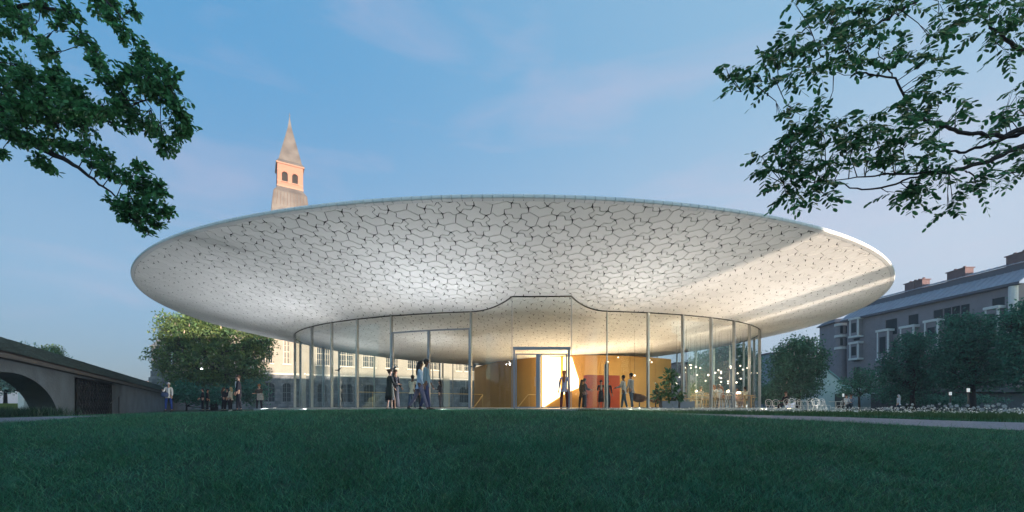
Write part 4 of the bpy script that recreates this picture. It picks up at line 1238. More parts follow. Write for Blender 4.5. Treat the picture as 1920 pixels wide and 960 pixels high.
m_lite = leaf_mat('light_tree_leaf', (.10, .17, .07))
def tree_px(name, label, u, d, blobs_px, trunk_v, trunk_r, n_clump, per, leaf, m, depth_r=None, **k):
    base = P(u, HZ, d); base.z = gzf(base.x, d) - .05
    bl = []
    for (bu, bv, ru, rv) in blobs_px:
        p = P(bu, bv, d) - base; rx = ru / FPX * d; rz = rv / FPX * d
        bl.append((p.x, rng.uniform(-.4, .4) * rx * .7, p.z, rx, rx * (depth_r or .85), rz))
    th = (EYE + (HZ - trunk_v) / FPX * d) - base.z
    return blob_tree(name, label, base, th, trunk_r, bl, n_clump, per, leaf, m, **k)
tree_px('chestnut_tree', 'bushy chestnut tree with pinkish flower candles at the left of the pavilion', 402, 51,
        [(335, 622, 40, 34), (380, 632, 46, 40), (440, 645, 44, 40), (330, 670, 36, 40), (400, 680, 55, 44), (465, 665, 34, 34), (475, 700, 28, 28), (350, 715, 40, 22), (430, 712, 40, 22), (318, 606, 20, 16), (492, 640, 18, 22), (365, 606, 26, 16), (410, 614, 26, 14)],
        700, .34, 1500, 22, .30, m_chest, flowers=170, cr=.42)
tree_px('round_tree', 'dense round green tree between the glass wall and the teal house', 1497, 44,
        [(1500, 672, 45, 40), (1475, 700, 36, 36), (1508, 705, 32, 34), (1488, 730, 38, 24), (1540, 672, 14, 12), (1460, 735, 25, 18), (1480, 660, 22, 18), (1505, 650, 26, 14)], 735, .25, 800, 22, .24, m_round, flowers=50, cr=.36, group=None)
tree_px('small_tree', 'small open-crowned tree standing in front of the teal house', 1611, 34,
        [(1610, 712, 30, 18), (1590, 722, 24, 14), (1632, 722, 24, 16), (1612, 700, 18, 12), (1580, 740, 16, 8), (1640, 705, 14, 12), (1612, 735, 34, 10)], 738, .085, 220, 13, .15, m_dark, cr=.22)
tree_px('tall_tree', 'broad dark tree with low branches left of the biggest tree on the right', 1711, 42,
        [(1708, 650, 30, 26), (1690, 680, 36, 28), (1735, 680, 34, 28), (1705, 715, 40, 26), (1668, 700, 20, 22), (1745, 715, 26, 24), (1728, 640, 22, 16), (1680, 735, 26, 12)], 725, .22, 620, 17, .23, m_dark, cr=.36, group=None)
tree_px('tall_tree', 'biggest dark tree in front of the brick building on the right', 1823, 38,
        [(1820, 620, 44, 34), (1785, 650, 40, 34), (1855, 650, 40, 36), (1825, 680, 56, 36), (1780, 700, 34, 26), (1870, 700, 34, 26), (1822, 715, 54, 18), (1800, 605, 22, 14), (1845, 607, 24, 16)], 720, .27, 850, 17, .23, m_dark, cr=.36)
tree_px('tall_tree', 'dark tree cut off by the right edge of the photo', 1930, 34,
        [(1925, 620, 34, 40), (1905, 660, 34, 34), (1945, 640, 40, 60), (1920, 700, 44, 30), (1895, 600, 16, 20), (1940, 590, 40, 30)], 720, .25, 620, 17, .23, m_dark, cr=.36)
tree_px('small_tree', 'pale green treetop rising behind the shingled wall roof', 93, 55,
        [(92, 656, 15, 7), (80, 660, 9, 6), (106, 661, 10, 5), (93, 670, 20, 9)], 680, .12, 150, 18, .22, m_lite, cr=.3)
tree_px('dark_hedge_tree', 'dark tree seen through the cafe glass behind the seated guests', 1338, 64,
        [(1330, 690, 34, 34), (1370, 680, 40, 40), (1400, 700, 30, 34), (1345, 725, 44, 26), (1390, 735, 44, 20)], 730, .3, 620, 22, .36, m_dark, cr=.5)
tree_px('dark_hedge_tree', 'dark shrub against the round tree, beside the glass wall edge', 1440, 48, [(1440, 742, 18, 16), (1452, 750, 16, 10), (1432, 730, 8, 14)], 760, .1, 160, 20, .22, m_dark, cr=.3, cat='shrub')
tree_px('dark_hedge_tree', 'dark shrubbery under the trees at the right edge', 1700, 46, [(1700, 748, 60, 10), (1790, 750, 60, 8)], 760, .1, 200, 20, .22, m_dark, cr=.3, cat='shrub')
tree_px('dark_hedge_tree', 'dark shrub under the chestnut tree, right of its trunk', 350, 47, [(340, 735, 26, 20), (380, 742, 30, 18), (470, 735, 26, 22), (425, 742, 28, 16)], 760, .1, 420, 20, .24, m_dark, cr=.34, cat='shrub')

# far shrubs and lit bank seen through the arch on the left
arch_t = P(10, HZ, 40); arch_t.z = gzf(arch_t.x, 40)
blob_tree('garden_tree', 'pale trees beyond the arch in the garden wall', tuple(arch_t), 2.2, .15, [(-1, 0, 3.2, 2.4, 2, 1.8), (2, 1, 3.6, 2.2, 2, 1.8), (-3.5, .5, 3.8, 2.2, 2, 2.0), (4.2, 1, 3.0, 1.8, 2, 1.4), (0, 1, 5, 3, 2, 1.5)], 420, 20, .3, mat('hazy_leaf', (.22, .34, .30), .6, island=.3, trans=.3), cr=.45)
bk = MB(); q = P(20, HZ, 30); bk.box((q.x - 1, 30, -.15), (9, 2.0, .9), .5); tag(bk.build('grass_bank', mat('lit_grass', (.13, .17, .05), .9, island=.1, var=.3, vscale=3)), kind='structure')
q = P(46, HZ, 24); pw = MB(); pw.box((q.x, 24, .1), (.35, .35, 1.5)); tag(pw.build('gate_pillar', mat('pale_pillar', (.75, .72, .66), .8)), 'pale stone pillar seen through the right side of the arch', 'pillar')

# ------------------------------------------------------------------ grass
def blades(x, y, z, h, w, lean, segs=2):
    n = len(x); yaw = rng.uniform(0, 2 * PI, n); ld = rng.uniform(0, 2 * PI, n)
    sx, sy = np.cos(yaw) * w / 2, np.sin(yaw) * w / 2
    lx, ly = np.cos(ld) * lean * h, np.sin(ld) * lean * h
    rows = []
    for k in range(segs + 1):
        f = k / segs; wf = (1 - f ** 1.5)
        px_ = x + lx * f ** 1.7; py = y + ly * f ** 1.7; pz = z + h * (f - .35 * np.clip(lean, 0, 1.5) * f ** 2 * .6)
        if k < segs:
            rows.append(np.stack([px_ - sx * wf, py - sy * wf, pz], -1)); rows.append(np.stack([px_ + sx * wf, py + sy * wf, pz], -1))
        else: rows.append(np.stack([px_, py, pz], -1))
    V = np.stack(rows, 1); nv = V.shape[1]; V = V.reshape(-1, 3)
    base = np.arange(n)[:, None] * nv
    T = []
    for k in range(segs - 1):
        a = 2 * k; T += [base + [a, a + 1, a + 3], base + [a, a + 3, a + 2]]
    a = 2 * (segs - 1); T += [base + [a, a + 1, a + 2]]
    return V, np.concatenate(T)
def path_mask(x, y):
    ok = np.ones(len(x), bool)
    for pc in (rp_c, lp_c):
        pts = np.array([interp(pc, t) for t in np.linspace(0, 1, 80)])
        d = np.hypot(x[:, None] - pts[None, :, 0], y[:, None] - pts[None, :, 1]); i = d.argmin(1)
        ok &= d.min(1) > pts[i, 2] + .02
    return ok
def terr_mask(x, y):
    return np.hypot(x - XG, y - DG) > RG + 2.35
def in_view(x, y, m_=1.6): return np.abs(x) < y * 1.22 + m_
def scatter(n, y0, y1, pw_=1.0):
    y = y0 + (y1 - y0) * rng.random(n) ** pw_
    x = (rng.random(n) * 2 - 1) * (y * 1.22 + 1.6)
    return x, y
# density varying: clumps from low-frequency noise
def lumps(x, y): return .5 + .25 * np.sin(x * 1.7 + 2 * np.sin(y * 1.1)) + .25 * np.sin(y * 2.3 + 1.7 * np.sin(x * .9 + 1))
grass_m = mat('grass_blade', (.055, .215, .098), .36, island=.6, trans=.35, spec=.6, var=.35, vscale=.8, col2=(.045, .185, .105))
Vs, Fs = [], []; off = 0
def addg(V, F):
    global off
    Vs.append(V); Fs.append(F + off); off += len(V)
x, y = scatter(140000, 5.2, 9.0); k = path_mask(x, y) & (rng.random(len(x)) < .35 + .65 * np.clip(lumps(x * 3.1, y * 3.3) * 1.3, 0, 1)); x, y = x[k], y[k]; l = lumps(x, y); n = len(x)
V, F = blades(x, y, gz(x, y) - .01, (.08 + .09 * l) * rng.uniform(.5, 1.4, n), rng.uniform(.006, .013, n), rng.uniform(.3, 1.7, n), 3); addg(V, F)
x, y = scatter(130000, 9.0, 13.5); k = path_mask(x, y) & terr_mask(x, y); x, y = x[k], y[k]; l = lumps(x, y); n = len(x)
V, F = blades(x, y, gz(x, y) - .01, (.06 + .07 * l) * rng.uniform(.5, 1.3, n), rng.uniform(.006, .011, n), rng.uniform(.2, 1.4, n), 2); addg(V, F)
x, y = scatter(60000, 13.5, 24); k = path_mask(x, y) & terr_mask(x, y); x, y = x[k], y[k]; n = len(x)
V, F = blades(x, y, gz(x, y) - .01, .075 * rng.uniform(.5, 1.2, n), rng.uniform(.012, .02, n), rng.uniform(.2, 1, n), 2); addg(V, F)
x, y = scatter(4500, 5.2, 11); k = path_mask(x, y); x, y = x[k], y[k]; n = len(x)
V, F = blades(x, y, gz(x, y) - .01, rng.uniform(.14, .30, n), rng.uniform(.004, .007, n), rng.uniform(.2, 1.0, n), 4); addg(V, F)
tag(np_mesh('lawn_grass', np.concatenate(Vs), np.concatenate(Fs), grass_m), 'dark green lawn of longish grass sloping down to the viewer', 'grass', kind='stuff')
x, y = scatter(16000, 5.2, 12); k = path_mask(x, y); x, y = x[k], y[k]; n = len(x)
V, F = blades(x, y, gz(x, y) - .01, rng.uniform(.07, .15, n), rng.uniform(.008, .013, n), rng.uniform(.5, 1.6, n), 4)
tag(np_mesh('pale_grass', V, F, mat('pale_blade', (.15, .34, .17), .4, island=.5, trans=.35)), 'paler longer grass blades scattered through the dark lawn', 'grass', kind='stuff')
# tall dark clump by the left path
n = 9000; x = rng.uniform(-24, -15.3, n); y = rng.uniform(13.4, 15.6, n); x = np.where(y > 0, x, x)
k = path_mask(x, y) & (np.abs(x + 15.3) + 0 > rng.random(n) * 1.2); x, y = x[k], y[k]; n = len(x)
V, F = blades(x, y, gz(x, y) - .02, rng.uniform(.28, .50, n), rng.uniform(.012, .022, n), rng.uniform(.1, .9, n), 3)
tag(np_mesh('tall_grass', V, F, mat('tall_grass_m', (.022, .062, .036), .5, island=.35, trans=.2)), 'clump of tall dark grass in front of the arch', 'grass', kind='stuff')
# flower meadow between the right path and the pavilion
def meadow(n, margin=0):
    out_x, out_y = [], []
    x = rng.uniform(2.6, 30, n); y = rng.uniform(11, 27, n)
    pts = np.array([interp(rp_c, t) for t in np.linspace(0, 1, 120)])
    d = np.hypot(x[:, None] - pts[None, :, 0], y[:, None] - pts[None, :, 1]); i = d.argmin(1)
    beyond = y > pts[i, 1]; gap_ = d.min(1) - pts[i, 2]
    k = beyond & (gap_ > .1) & (gap_ < 7) & terr_mask(x, y) & in_view(x, y, 1)
    return x[k], y[k], gap_[k]
x, y, g_ = meadow(130000); n = len(x)
V, F = blades(x, y, gz(x, y) - .01, (.16 + .10 * np.clip((x - 6) / 8, 0, 1)) * rng.uniform(.5, 1.2, n), rng.uniform(.008, .016, n), rng.uniform(.05, .6, n), 2)
tag(np_mesh('meadow_grass', V, F, mat('meadow_blade', (.040, .105, .034), .5, island=.35, trans=.25)), 'green meadow strip behind the right path', 'grass', kind='stuff')
x, y, g_ = meadow(30000); keep = rng.random(len(x)) < np.clip((x - 3) / 9, .06, 1) * np.clip(g_ / 1.2, .06, 1) * .5 * np.clip(lumps(x * 1.6, y * 2), .1, 1); x, y = x[keep], y[keep]; n = len(x)
hgt = gz(x, y) + (.17 + .13 * np.clip((x - 6) / 8, 0, 1)) * rng.uniform(.65, 1.25, n)
cen = np.stack([x, y, hgt], -1); nrm_ = rand_dirs(n, 1.6); ax_ = np.cross(nrm_, rand_dirs(n)); ax_ /= np.linalg.norm(ax_, axis=1)[:, None]
sd_ = np.cross(nrm_, ax_); r = rng.uniform(.016, .030, n)[:, None]
pts = [cen + nrm_ * .006] + [cen + (ax_ * math.cos(a) + sd_ * math.sin(a)) * r for a in np.arange(6) * PI / 3]
V = np.stack(pts, 1).reshape(-1, 3); base = np.arange(n)[:, None] * 7
F = np.concatenate([base + [0, 1 + k, 1 + (k + 1) % 6] for k in range(6)])
tag(np_mesh('daisies', V, F, mat('daisy_petal', (.80, .80, .76), .7, island=.08, trans=.2)), 'white daisies dotted through the meadow strip', 'flowers', kind='stuff')
# round seed-head flowers at the right
alm = mat('seed_head', (.42, .47, .50), .8, island=.2); stem_m = mat('flower_stem', (.05, .12, .04), .7)
ab = MB(); 
for _ in range(90):
    d = rand_dirs(1)[0]; e = Vector(d) * .062; s_ = Vector(rand_dirs(1)[0]) * .006
    ab.add([tuple(s_), tuple(-s_), tuple(e - s_ * 1.5), tuple(e + s_ * 1.5)], [(0, 1, 2, 3)])
ab.ell((0, 0, 0), (.042, .042, .042), 8, 6)
alme = ab.mesh('flower_head', alm)
for k in range(34):
    u = 1655 + 268 * (k + .5) / 34 + random.uniform(-4, 4); d = random.uniform(11.8, 17); v = random.uniform(757, 770)
    p = P(u, v, d * 1.0)
    if not path_mask(np.array([p.x]), np.array([p.y]))[0]: p = P(u, v, 14.5)
    g0_ = gzf(p.x, p.y); z = max(p.z, g0_ + .22)
    t = thing('seed_head_flower', 'pale globe-shaped flower head above the daisies, %s of the row' % ordl(k, 34), 'flower', (p.x, p.y, g0_), 0, 'globe flower heads above the daisies')
    o = link('flower_head', alme, t, (0, 0, z - g0_)); o.rotation_euler = (random.random() * 6, random.random() * 6, 0); o.scale = (random.uniform(.5, .95),) * 3
    b = MB(); b.tube([(0, 0, 0), (0, 0, z - g0_)], .005, 4); b.build('stem', stem_m, t)

# ------------------------------------------------------------------ foreground tree boughs
def fg_tree(name, label, base, trunk, limbs, blobs, m, leaf_l, leaf_w, depth, kind, seed, dens=1.0):
    rs = np.random.default_rng(seed)
    t = thing(name, label, 'tree', tuple(base))
    B = Vector(base)
    b = MB(); b.tube([tuple(Vector(p) - B) for p, r in trunk], [r for p, r in trunk], 12); b.build('trunk', bark, t, True)
    lpts = []
    for pts in limbs:          # (u, v, depth, radius)
        w = [(P(u, v, d), r) for u, v, d, r in pts] if not isinstance(pts[0][0], Vector) else pts
        sm = []
        for i in range(len(w) - 1):
            p0 = w[max(i - 1, 0)][0]; p1 = w[i][0]; p2 = w[i + 1][0]; p3 = w[min(i + 2, len(w) - 1)][0]
            for k in range(5):
                s_ = k / 5; q = .5 * (2 * p1 + (p2 - p0) * s_ + (2 * p0 - 5 * p1 + 4 * p2 - p3) * s_ ** 2 + (3 * p1 - p0 - 3 * p2 + p3) * s_ ** 3)
                sm.append((q + Vector(rs.normal(size=3) * .012), w[i][1] + (w[i + 1][1] - w[i][1]) * s_))
        sm.append(w[-1])
        b = MB(); b.tube([tuple(p - B) for p, r in sm], [r for p, r in sm], 8); b.build('limb', bark, t, True)
        lpts += [p for p, r in sm]
    LP = np.array([tuple(p) for p in lpts])
    tw = MB(); leaves = []    # (pos, axis, normal, scale)
    for (u, v, r, d) in blobs:
        c = np.array(P(u, v, d)); R = r / FPX * d
        j = ((LP - c) ** 2).sum(1).argmin(); a = LP[j]
        sec = a + (c - a) * .55 + rs.normal(size=3) * R * .38
        tw.tube([a - np.array(B), sec - np.array(B), c - np.array(B)], [.008, .0055, .003], 5)
        nt_ = int(dens * (5 + 26 * (r / 40) ** 2))
        for _ in range(nt_):
            dd = rs.normal(size=3); dd /= np.linalg.norm(dd); dd[1] *= .9
            e = c + dd * R * ((.35 + .75 * rs.random()) if kind == 'simple' else (.2 + .6 * rs.random())); s0 = [a, sec, c][rs.integers(1, 3)] * 1.0
            s0 = s0 + (e - s0) * .25 * rs.random()
            if kind == 'simple':
                mid = (s0 + e) / 2 + rs.normal(size=3) * R * .1
                tw.tube([s0 - np.array(B), mid - np.array(B), e - np.array(B)], [.005, .0035, .002], 3)
                nl = rs.integers(7, 12)
                for q in range(nl):
                    f = .35 + .65 * q / nl; p = s0 + (e - s0) * f if f < .5 else mid + (e - mid) * (f - .5) * 2
                    ax = rs.normal(size=3) * .6 + np.array([0, 0, -.45]) + (e - s0) / (np.linalg.norm(e - s0) + .01) * .7
                    ax /= np.linalg.norm(ax); nr = rs.normal(size=3) * .55 + np.array([0, 0, 1.0])
                    leaves.append((p + ax * leaf_l * .5 + rs.normal(size=3) * .02, ax, nr, rs.uniform(.7, 1.15)))
            else:
                # pinnate leaf: drooping rachis with paired leaflets
                dr = (e - c); dr /= np.linalg.norm(dr) + 1e-6
                tw.tube([s0 - np.array(B), e - np.array(B)], [.004, .002], 3)
                h = dr * .5 + rs.normal(size=3) * .35; h[2] *= .4; h /= np.linalg.norm(h)
                Lr = rs.uniform(.20, .32); npair = rs.integers(4, 7); prev = e
                sv = np.cross(h, [0, 0, 1.]); sv /= np.linalg.norm(sv)
                last = e
                for q in range(npair + 1):
                    f = (q + .6) / (npair + .6); p = e + h * Lr * f + np.array([0, 0, -.45 * Lr * f * f])
                    tw.tube([last - np.array(B), p - np.array(B)], .0016, 3, cap=False); last = p
                    sd2 = (1, -1) if q < npair else (0,)
                    for sg in sd2:
                        ax = sv * sg * .85 + h * (.35 if sg else 1) + np.array([0, 0, -.45]); ax = ax + rs.normal(size=3) * .15; ax /= np.linalg.norm(ax)
                        nr = np.array([0, 0, 1.]) + rs.normal(size=3) * .35
                        leaves.append((p + ax * leaf_l * .5, ax, nr, rs.uniform(.75, 1.15) * (.8 if q == 0 else 1)))
    tag(tw.build('twigs', bark, t), kind='stuff')
    # leaf template: 6 outline points + fold
    pr = [(0, 0), (.22, .36), (.5, .5), (.78, .34), (1, 0), (.78, -.34), (.5, -.5), (.22, -.36)]
    if kind != 'simple': pr = [(0, 0), (.18, .38), (.5, .5), (.82, .42), (1, 0), (.82, -.42), (.5, -.5), (.18, -.38)]
    tv = [(x_ - .5, y_, -abs(y_) * -.22) for x_, y_ in pr] ; tfs = [(0, 1, 2, 4), (2, 3, 4), (0, 4, 6, 7), (4, 5, 6)]
    tv = np.array(tv)
    pos = np.array([l[0] for l in leaves]); ax = np.array([l[1] for l in leaves]); nr = np.array([l[2] for l in leaves]); sc = np.array([l[3] for l in leaves])
    sd_ = np.cross(nr, ax); sd_ /= np.linalg.norm(sd_, axis=1)[:, None]; nn = np.cross(ax, sd_)
    order_ = np.argsort(pos[:, 1] / sc)
    ib, ir = order_[:300], order_[300:]
    lm = MB(); lm.add([tuple(v_ * np.array([leaf_l, leaf_w, leaf_w])) for v_ in tv], tfs); lme = lm.mesh('leaf', m)
    for i in ib:
        M = Matrix(((ax[i][0], sd_[i][0], nn[i][0], 0), (ax[i][1], sd_[i][1], nn[i][1], 0), (ax[i][2], sd_[i][2], nn[i][2], 0), (0, 0, 0, 1)))
        o = bpy.data.objects.new('leaf', lme); C.objects.link(o); o.parent = t
        o.matrix_basis = Matrix.Translation(Vector(pos[i]) - B) @ M @ Matrix.Scale(float(sc[i]), 4)
    p_ = pos[ir]; V = p_[:, None, :] + sc[ir][:, None, None] * (tv[None, :, 0:1] * leaf_l * ax[ir][:, None] + tv[None, :, 1:2] * leaf_w * sd_[ir][:, None] + tv[None, :, 2:3] * leaf_w * nn[ir][:, None])
    V = V.reshape(-1, 3) - np.array(B)
    base_ = np.arange(len(ir))[:, None] * 8
    F = np.concatenate([base_ + [0, 1, 2, 4][:3], base_ + [0, 2, 4], base_ + [2, 3, 4], base_ + [0, 4, 6], base_ + [0, 6, 7], base_ + [4, 5, 6]])
    o = np_mesh('foliage', V, F, m, t); tag(o, kind='stuff')
    print(name, 'leaves', len(leaves))
    return t
fgm = mat('maple_leaf', (.06, .20, .075), .5, island=.5, trans=.4, spec=.4)
fgm2 = mat('robinia_leaf', (.048, .17, .065), .5, island=.5, trans=.35, spec=.4)
D1 = 7.0
tl0 = Vector((-10.6, 6.6, 0)); tl0.z = gzf(-10.6, 6.6) - .1
fg_tree('leafy_tree', 'tree whose leafy boughs hang into the top left of the sky', tl0,
        [(tl0, .34), (tl0 + Vector((.1, 0, 2)), .28), (tl0 + Vector((.35, .1, 4.4)), .24), (Vector((-9.6, 6.9, 5.6)), .2)],
        [[(-150, 180, D1, .14), (-40, 215, D1, .10), (30, 250, D1, .065), (90, 285, D1, .045), (140, 308, D1 - .1, .030), (185, 345, D1 - .2, .018), (235, 382, D1 - .2, .009)],
         [(-150, 180, D1, .12), (-40, 205, D1 - .2, .08), (30, 195, D1 + .2, .045), (110, 190, D1 + .3, .028), (190, 205, D1 + .2, .018), (260, 195, D1, .011), (320, 160, D1 - .5, .008)],
         [(-40, 205, D1, .06), (60, 230, D1 + .4, .04), (150, 215, D1 + .6, .03), (240, 240, D1 + .6, .016), (310, 250, D1 + .6, .008)],
         [(-150, 60, D1 + .3, .1), (-20, 30, D1 + .3, .05), (60, 10, D1 + .2, .03), (125, 30, D1 + .1, .018), (160, 70, D1, .010), (185, 105, D1, .006)],
         [(-60, -60, D1, .08), (80, -60, D1, .04), (180, -15, D1, .02), (235, 45, D1, .008)]],
        [(15, 15, 34, 7.2), (40, 40, 28, 7.0), (85, 8, 26, 7.2), (128, 22, 22, 7.0), (5, 60, 18, 7.1), (110, 48, 14, 7.0), (180, 12, 24, 7.1), (212, 40, 26, 7.0), (238, 68, 18, 6.9), (250, 18, 12, 7), (205, 5, 20, 7.2),
         (150, 70, 16, 7.0), (170, 92, 18, 7.0), (72, 82, 12, 6.8), (85, 100, 18, 6.8), (20, 120, 38, 7.0), (55, 150, 36, 6.9), (10, 165, 34, 7.4), (100, 130, 22, 6.8), (100, 165, 36, 6.8), (140, 165, 26, 6.6), (150, 195, 30, 6.8), (185, 120, 24, 6.9), (205, 150, 30, 6.6),
         (245, 140, 28, 6.6), (275, 110, 24, 6.8), (305, 125, 24, 6.7), (265, 92, 14, 6.8), (325, 150, 18, 6.6), (280, 160, 32, 6.5), (310, 190, 30, 6.6), (340, 205, 24, 6.6), (350, 235, 18, 6.7), (330, 255, 26, 6.8), (310, 280, 22, 6.8), (285, 240, 28, 7.0), (250, 225, 26, 7.0),
         (240, 190, 24, 7), (200, 220, 30, 7.0), (160, 240, 28, 7.2), (60, 200, 34, 6.9), (20, 215, 36, 7.0), (100, 225, 34, 7.2), (140, 215, 24, 7.3), (30, 262, 24, 7.2), (90, 262, 24, 7), (75, 300, 15, 7), (95, 315, 13, 7.0), (5, 290, 12, 7.0), (130, 280, 22, 6.9), (170, 275, 24, 6.9),
         (180, 305, 22, 6.8), (210, 320, 18, 6.7), (200, 290, 12, 6.8), (240, 330, 16, 6.7), (262, 312, 12, 6.7), (285, 340, 22, 6.6), (265, 355, 22, 6.7), (300, 355, 18, 6.6), (210, 380, 14, 6.6), (250, 385, 24, 6.7), (300, 385, 22, 6.6), (320, 400, 12, 6.7), (280, 400, 22, 6.7), (250, 412, 18, 6.8), (295, 425, 14, 6.7), (275, 435, 10, 6.7), (235, 405, 10, 6.7), (30, 195, 26, 6.5), (75, 190, 26, 6.5), (120, 192, 24, 6.5), (165, 205, 24, 6.5), (210, 200, 20, 6.5), (20, 245, 24, 6.6), (60, 262, 20, 6.7)],
        fgm, .086, .048, D1, 'simple', 3, 1.45)
D2 = 7.2
tr0 = Vector((11.5, 6.8, 0)); tr0.z = gzf(11.5, 6.8) - .1
fg_tree('robinia_tree', 'tree with long compound leaves whose boughs hang into the top right of the sky', tr0,
        [(tr0, .36), (tr0 + Vector((-.1, 0, 2.2)), .30), (tr0 + Vector((-.3, .1, 4.2)), .25), (Vector((10.9, 7.1, 6.4)), .18)],
        [[(2150, 215, D2, .12), (2000, 235, D2, .07), (1925, 240, D2, .045), (1880, 254, D2, .034), (1810, 248, D2, .030), (1765, 236, D2 - .1, .026), (1722, 215, D2 - .2, .022), (1695, 180, D2 - .2, .018), (1675, 148, D2 - .2, .015), (1640, 141, D2 - .3, .012), (1612, 138, D2 - .3, .014), (1598, 115, D2 - .3, .010), (1590, 82, D2 - .3, .007)],
         [(1675, 148, D2 - .2, .010), (1655, 110, D2 - .2, .007), (1642, 88, D2 - .2, .004)],
         [(1640, 141, D2 - .3, .007), (1600, 143, D2 - .3, .005), (1556, 134, D2 - .3, .004)],
         [(2150, 230, D2, .1), (2000, 255, D2, .06), (1920, 272, D2, .046), (1870, 295, D2 - .1, .038), (1810, 315, D2 - .2, .030), (1750, 326, D2 - .3, .022), (1660, 326, D2 - .4, .014), (1570, 338, D2 - .4, .007), (1470, 345, D2 - .4, .004)],
         [(1925, 245, D2 + .2, .04), (1860, 268, D2 + .2, .028), (1810, 284, D2 + .3, .022), (1770, 280, D2 + .3, .016)],
         [(1810, 315, D2 - .2, .02), (1720, 330, D2 - .2, .014), (1665, 350, D2 - .2, .016), (1605, 354, D2 - .3, .011), (1565, 337, D2 - .3, .006)],
         [(1810, 322, D2, .012), (1835, 330, D2, .010), (1880, 328, D2 + .2, .012), (1960, 300, D2 + .3, .02)],
         [(2150, 140, D2 + .4, .1), (1980, 120, D2 + .3, .05), (1920, 98, D2 + .3, .035), (1880, 68, D2 + .2, .024), (1850, 40, D2 + .2, .014), (1820, 5, D2 + .1, .008)],
         [(1980, -80, D2, .06), (1800, -60, D2, .04), (1715, 3, D2, .028), (1680, 22, D2 - .1, .022), (1650, 42, D2 - .2, .016), (1600, 80, D2 - .3, .010), (1540, 105, D2 - .3, .007), (1495, 130, D2 - .3, .005), (1440, 150, D2 - .3, .004), (1390, 172, D2 - .3, .003)]],
        [(1365, 150, 16, 6.9), (1362, 128, 12, 6.9), (1375, 168, 12, 6.9), (1415, 135, 16, 6.9), (1430, 115, 18, 6.9), (1445, 85, 16, 6.9), (1455, 160, 16, 6.9), (1475, 100, 22, 6.9), (1480, 140, 18, 6.8), (1510, 85, 24, 6.9), (1520, 120, 22, 6.8), (1505, 45, 20, 7),
         (1540, 20, 28, 7), (1570, 45, 30, 6.8), (1545, 75, 26, 6.8), (1590, 20, 28, 7), (1620, 50, 28, 6.8), (1600, 85, 22, 6.8), (1640, 20, 24, 7), (1650, 65, 16, 6.9), (1560, 115, 22, 6.8), (1620, 110, 20, 6.8), (1655, 105, 12, 6.9), (1490, 5, 12, 7), (1670, 5, 16, 7), (1700, 10, 14, 7.1),
         (1760, 25, 24, 7.2), (1790, 8, 26, 7.2), (1830, 20, 30, 7.2), (1870, 30, 34, 7.3), (1910, 20, 30, 7.3), (1900, 70, 24, 7.4), (1850, 60, 18, 7.2), (1810, 45, 16, 7.2), (1885, 95, 14, 7.3), (1780, 50, 10, 7.2),
         (1700, 85, 10, 7), (1720, 95, 16, 7), (1745, 72, 12, 7), (1740, 115, 18, 7), (1765, 140, 16, 7), (1760, 175, 18, 7), (1800, 190, 10, 7.1), (1785, 215, 18, 7.1), (1745, 200, 22, 7), (1725, 140, 12, 7), (1715, 165, 14, 7), (1690, 110, 10, 7),
         (1680, 200, 22, 6.9), (1690, 225, 28, 6.8), (1720, 240, 26, 6.9), (1750, 250, 24, 7), (1670, 245, 24, 6.8), (1700, 270, 30, 6.8), (1740, 290, 30, 6.9), (1680, 300, 28, 6.8), (1720, 320, 26, 6.8), (1760, 320, 20, 7), (1650, 275, 20, 6.7), (1790, 350, 14, 7), (1800, 300, 12, 7.1),
         (1460, 215, 14, 6.8), (1475, 235, 22, 6.7), (1500, 215, 22, 6.7), (1530, 225, 20, 6.7), (1550, 200, 12, 6.8), (1500, 250, 30, 6.7), (1540, 255, 26, 6.6), (1475, 270, 26, 6.7), (1580, 230, 22, 6.6), (1610, 240, 24, 6.7), (1600, 270, 26, 6.6), (1560, 290, 24, 6.6), (1520, 290, 26, 6.7), (1625, 225, 14, 6.7), (1640, 240, 14, 6.8), (1630, 300, 14, 6.7),
         (1430, 295, 14, 6.7), (1440, 320, 16, 6.7), (1465, 310, 22, 6.7), (1490, 325, 24, 6.7), (1470, 345, 16, 6.7), (1500, 350, 22, 6.7), (1535, 330, 20, 6.6), (1480, 365, 10, 6.7), (1550, 365, 10, 6.6), (1540, 345, 12, 6.6), (1560, 310, 16, 6.6),
         (1700, 350, 22, 6.9), (1735, 350, 22, 6.9), (1715, 372, 12, 6.9), (1675, 360, 10, 6.8), (1785, 380, 9, 7), (1778, 392, 7, 7), (1760, 350, 12, 7),
         (1905, 180, 22, 7.3), (1880, 200, 14, 7.3), (1915, 210, 24, 7.3), (1890, 230, 16, 7.2), (1910, 290, 26, 7.3), (1870, 290, 16, 7.1), (1850, 320, 20, 7.1), (1890, 320, 18, 7.2), (1830, 345, 14, 7.1), (1915, 320, 20, 7.3), (1860, 260, 14, 7.1)],
        fgm2, .108, .050, D2, 'pinnate', 5, .52)
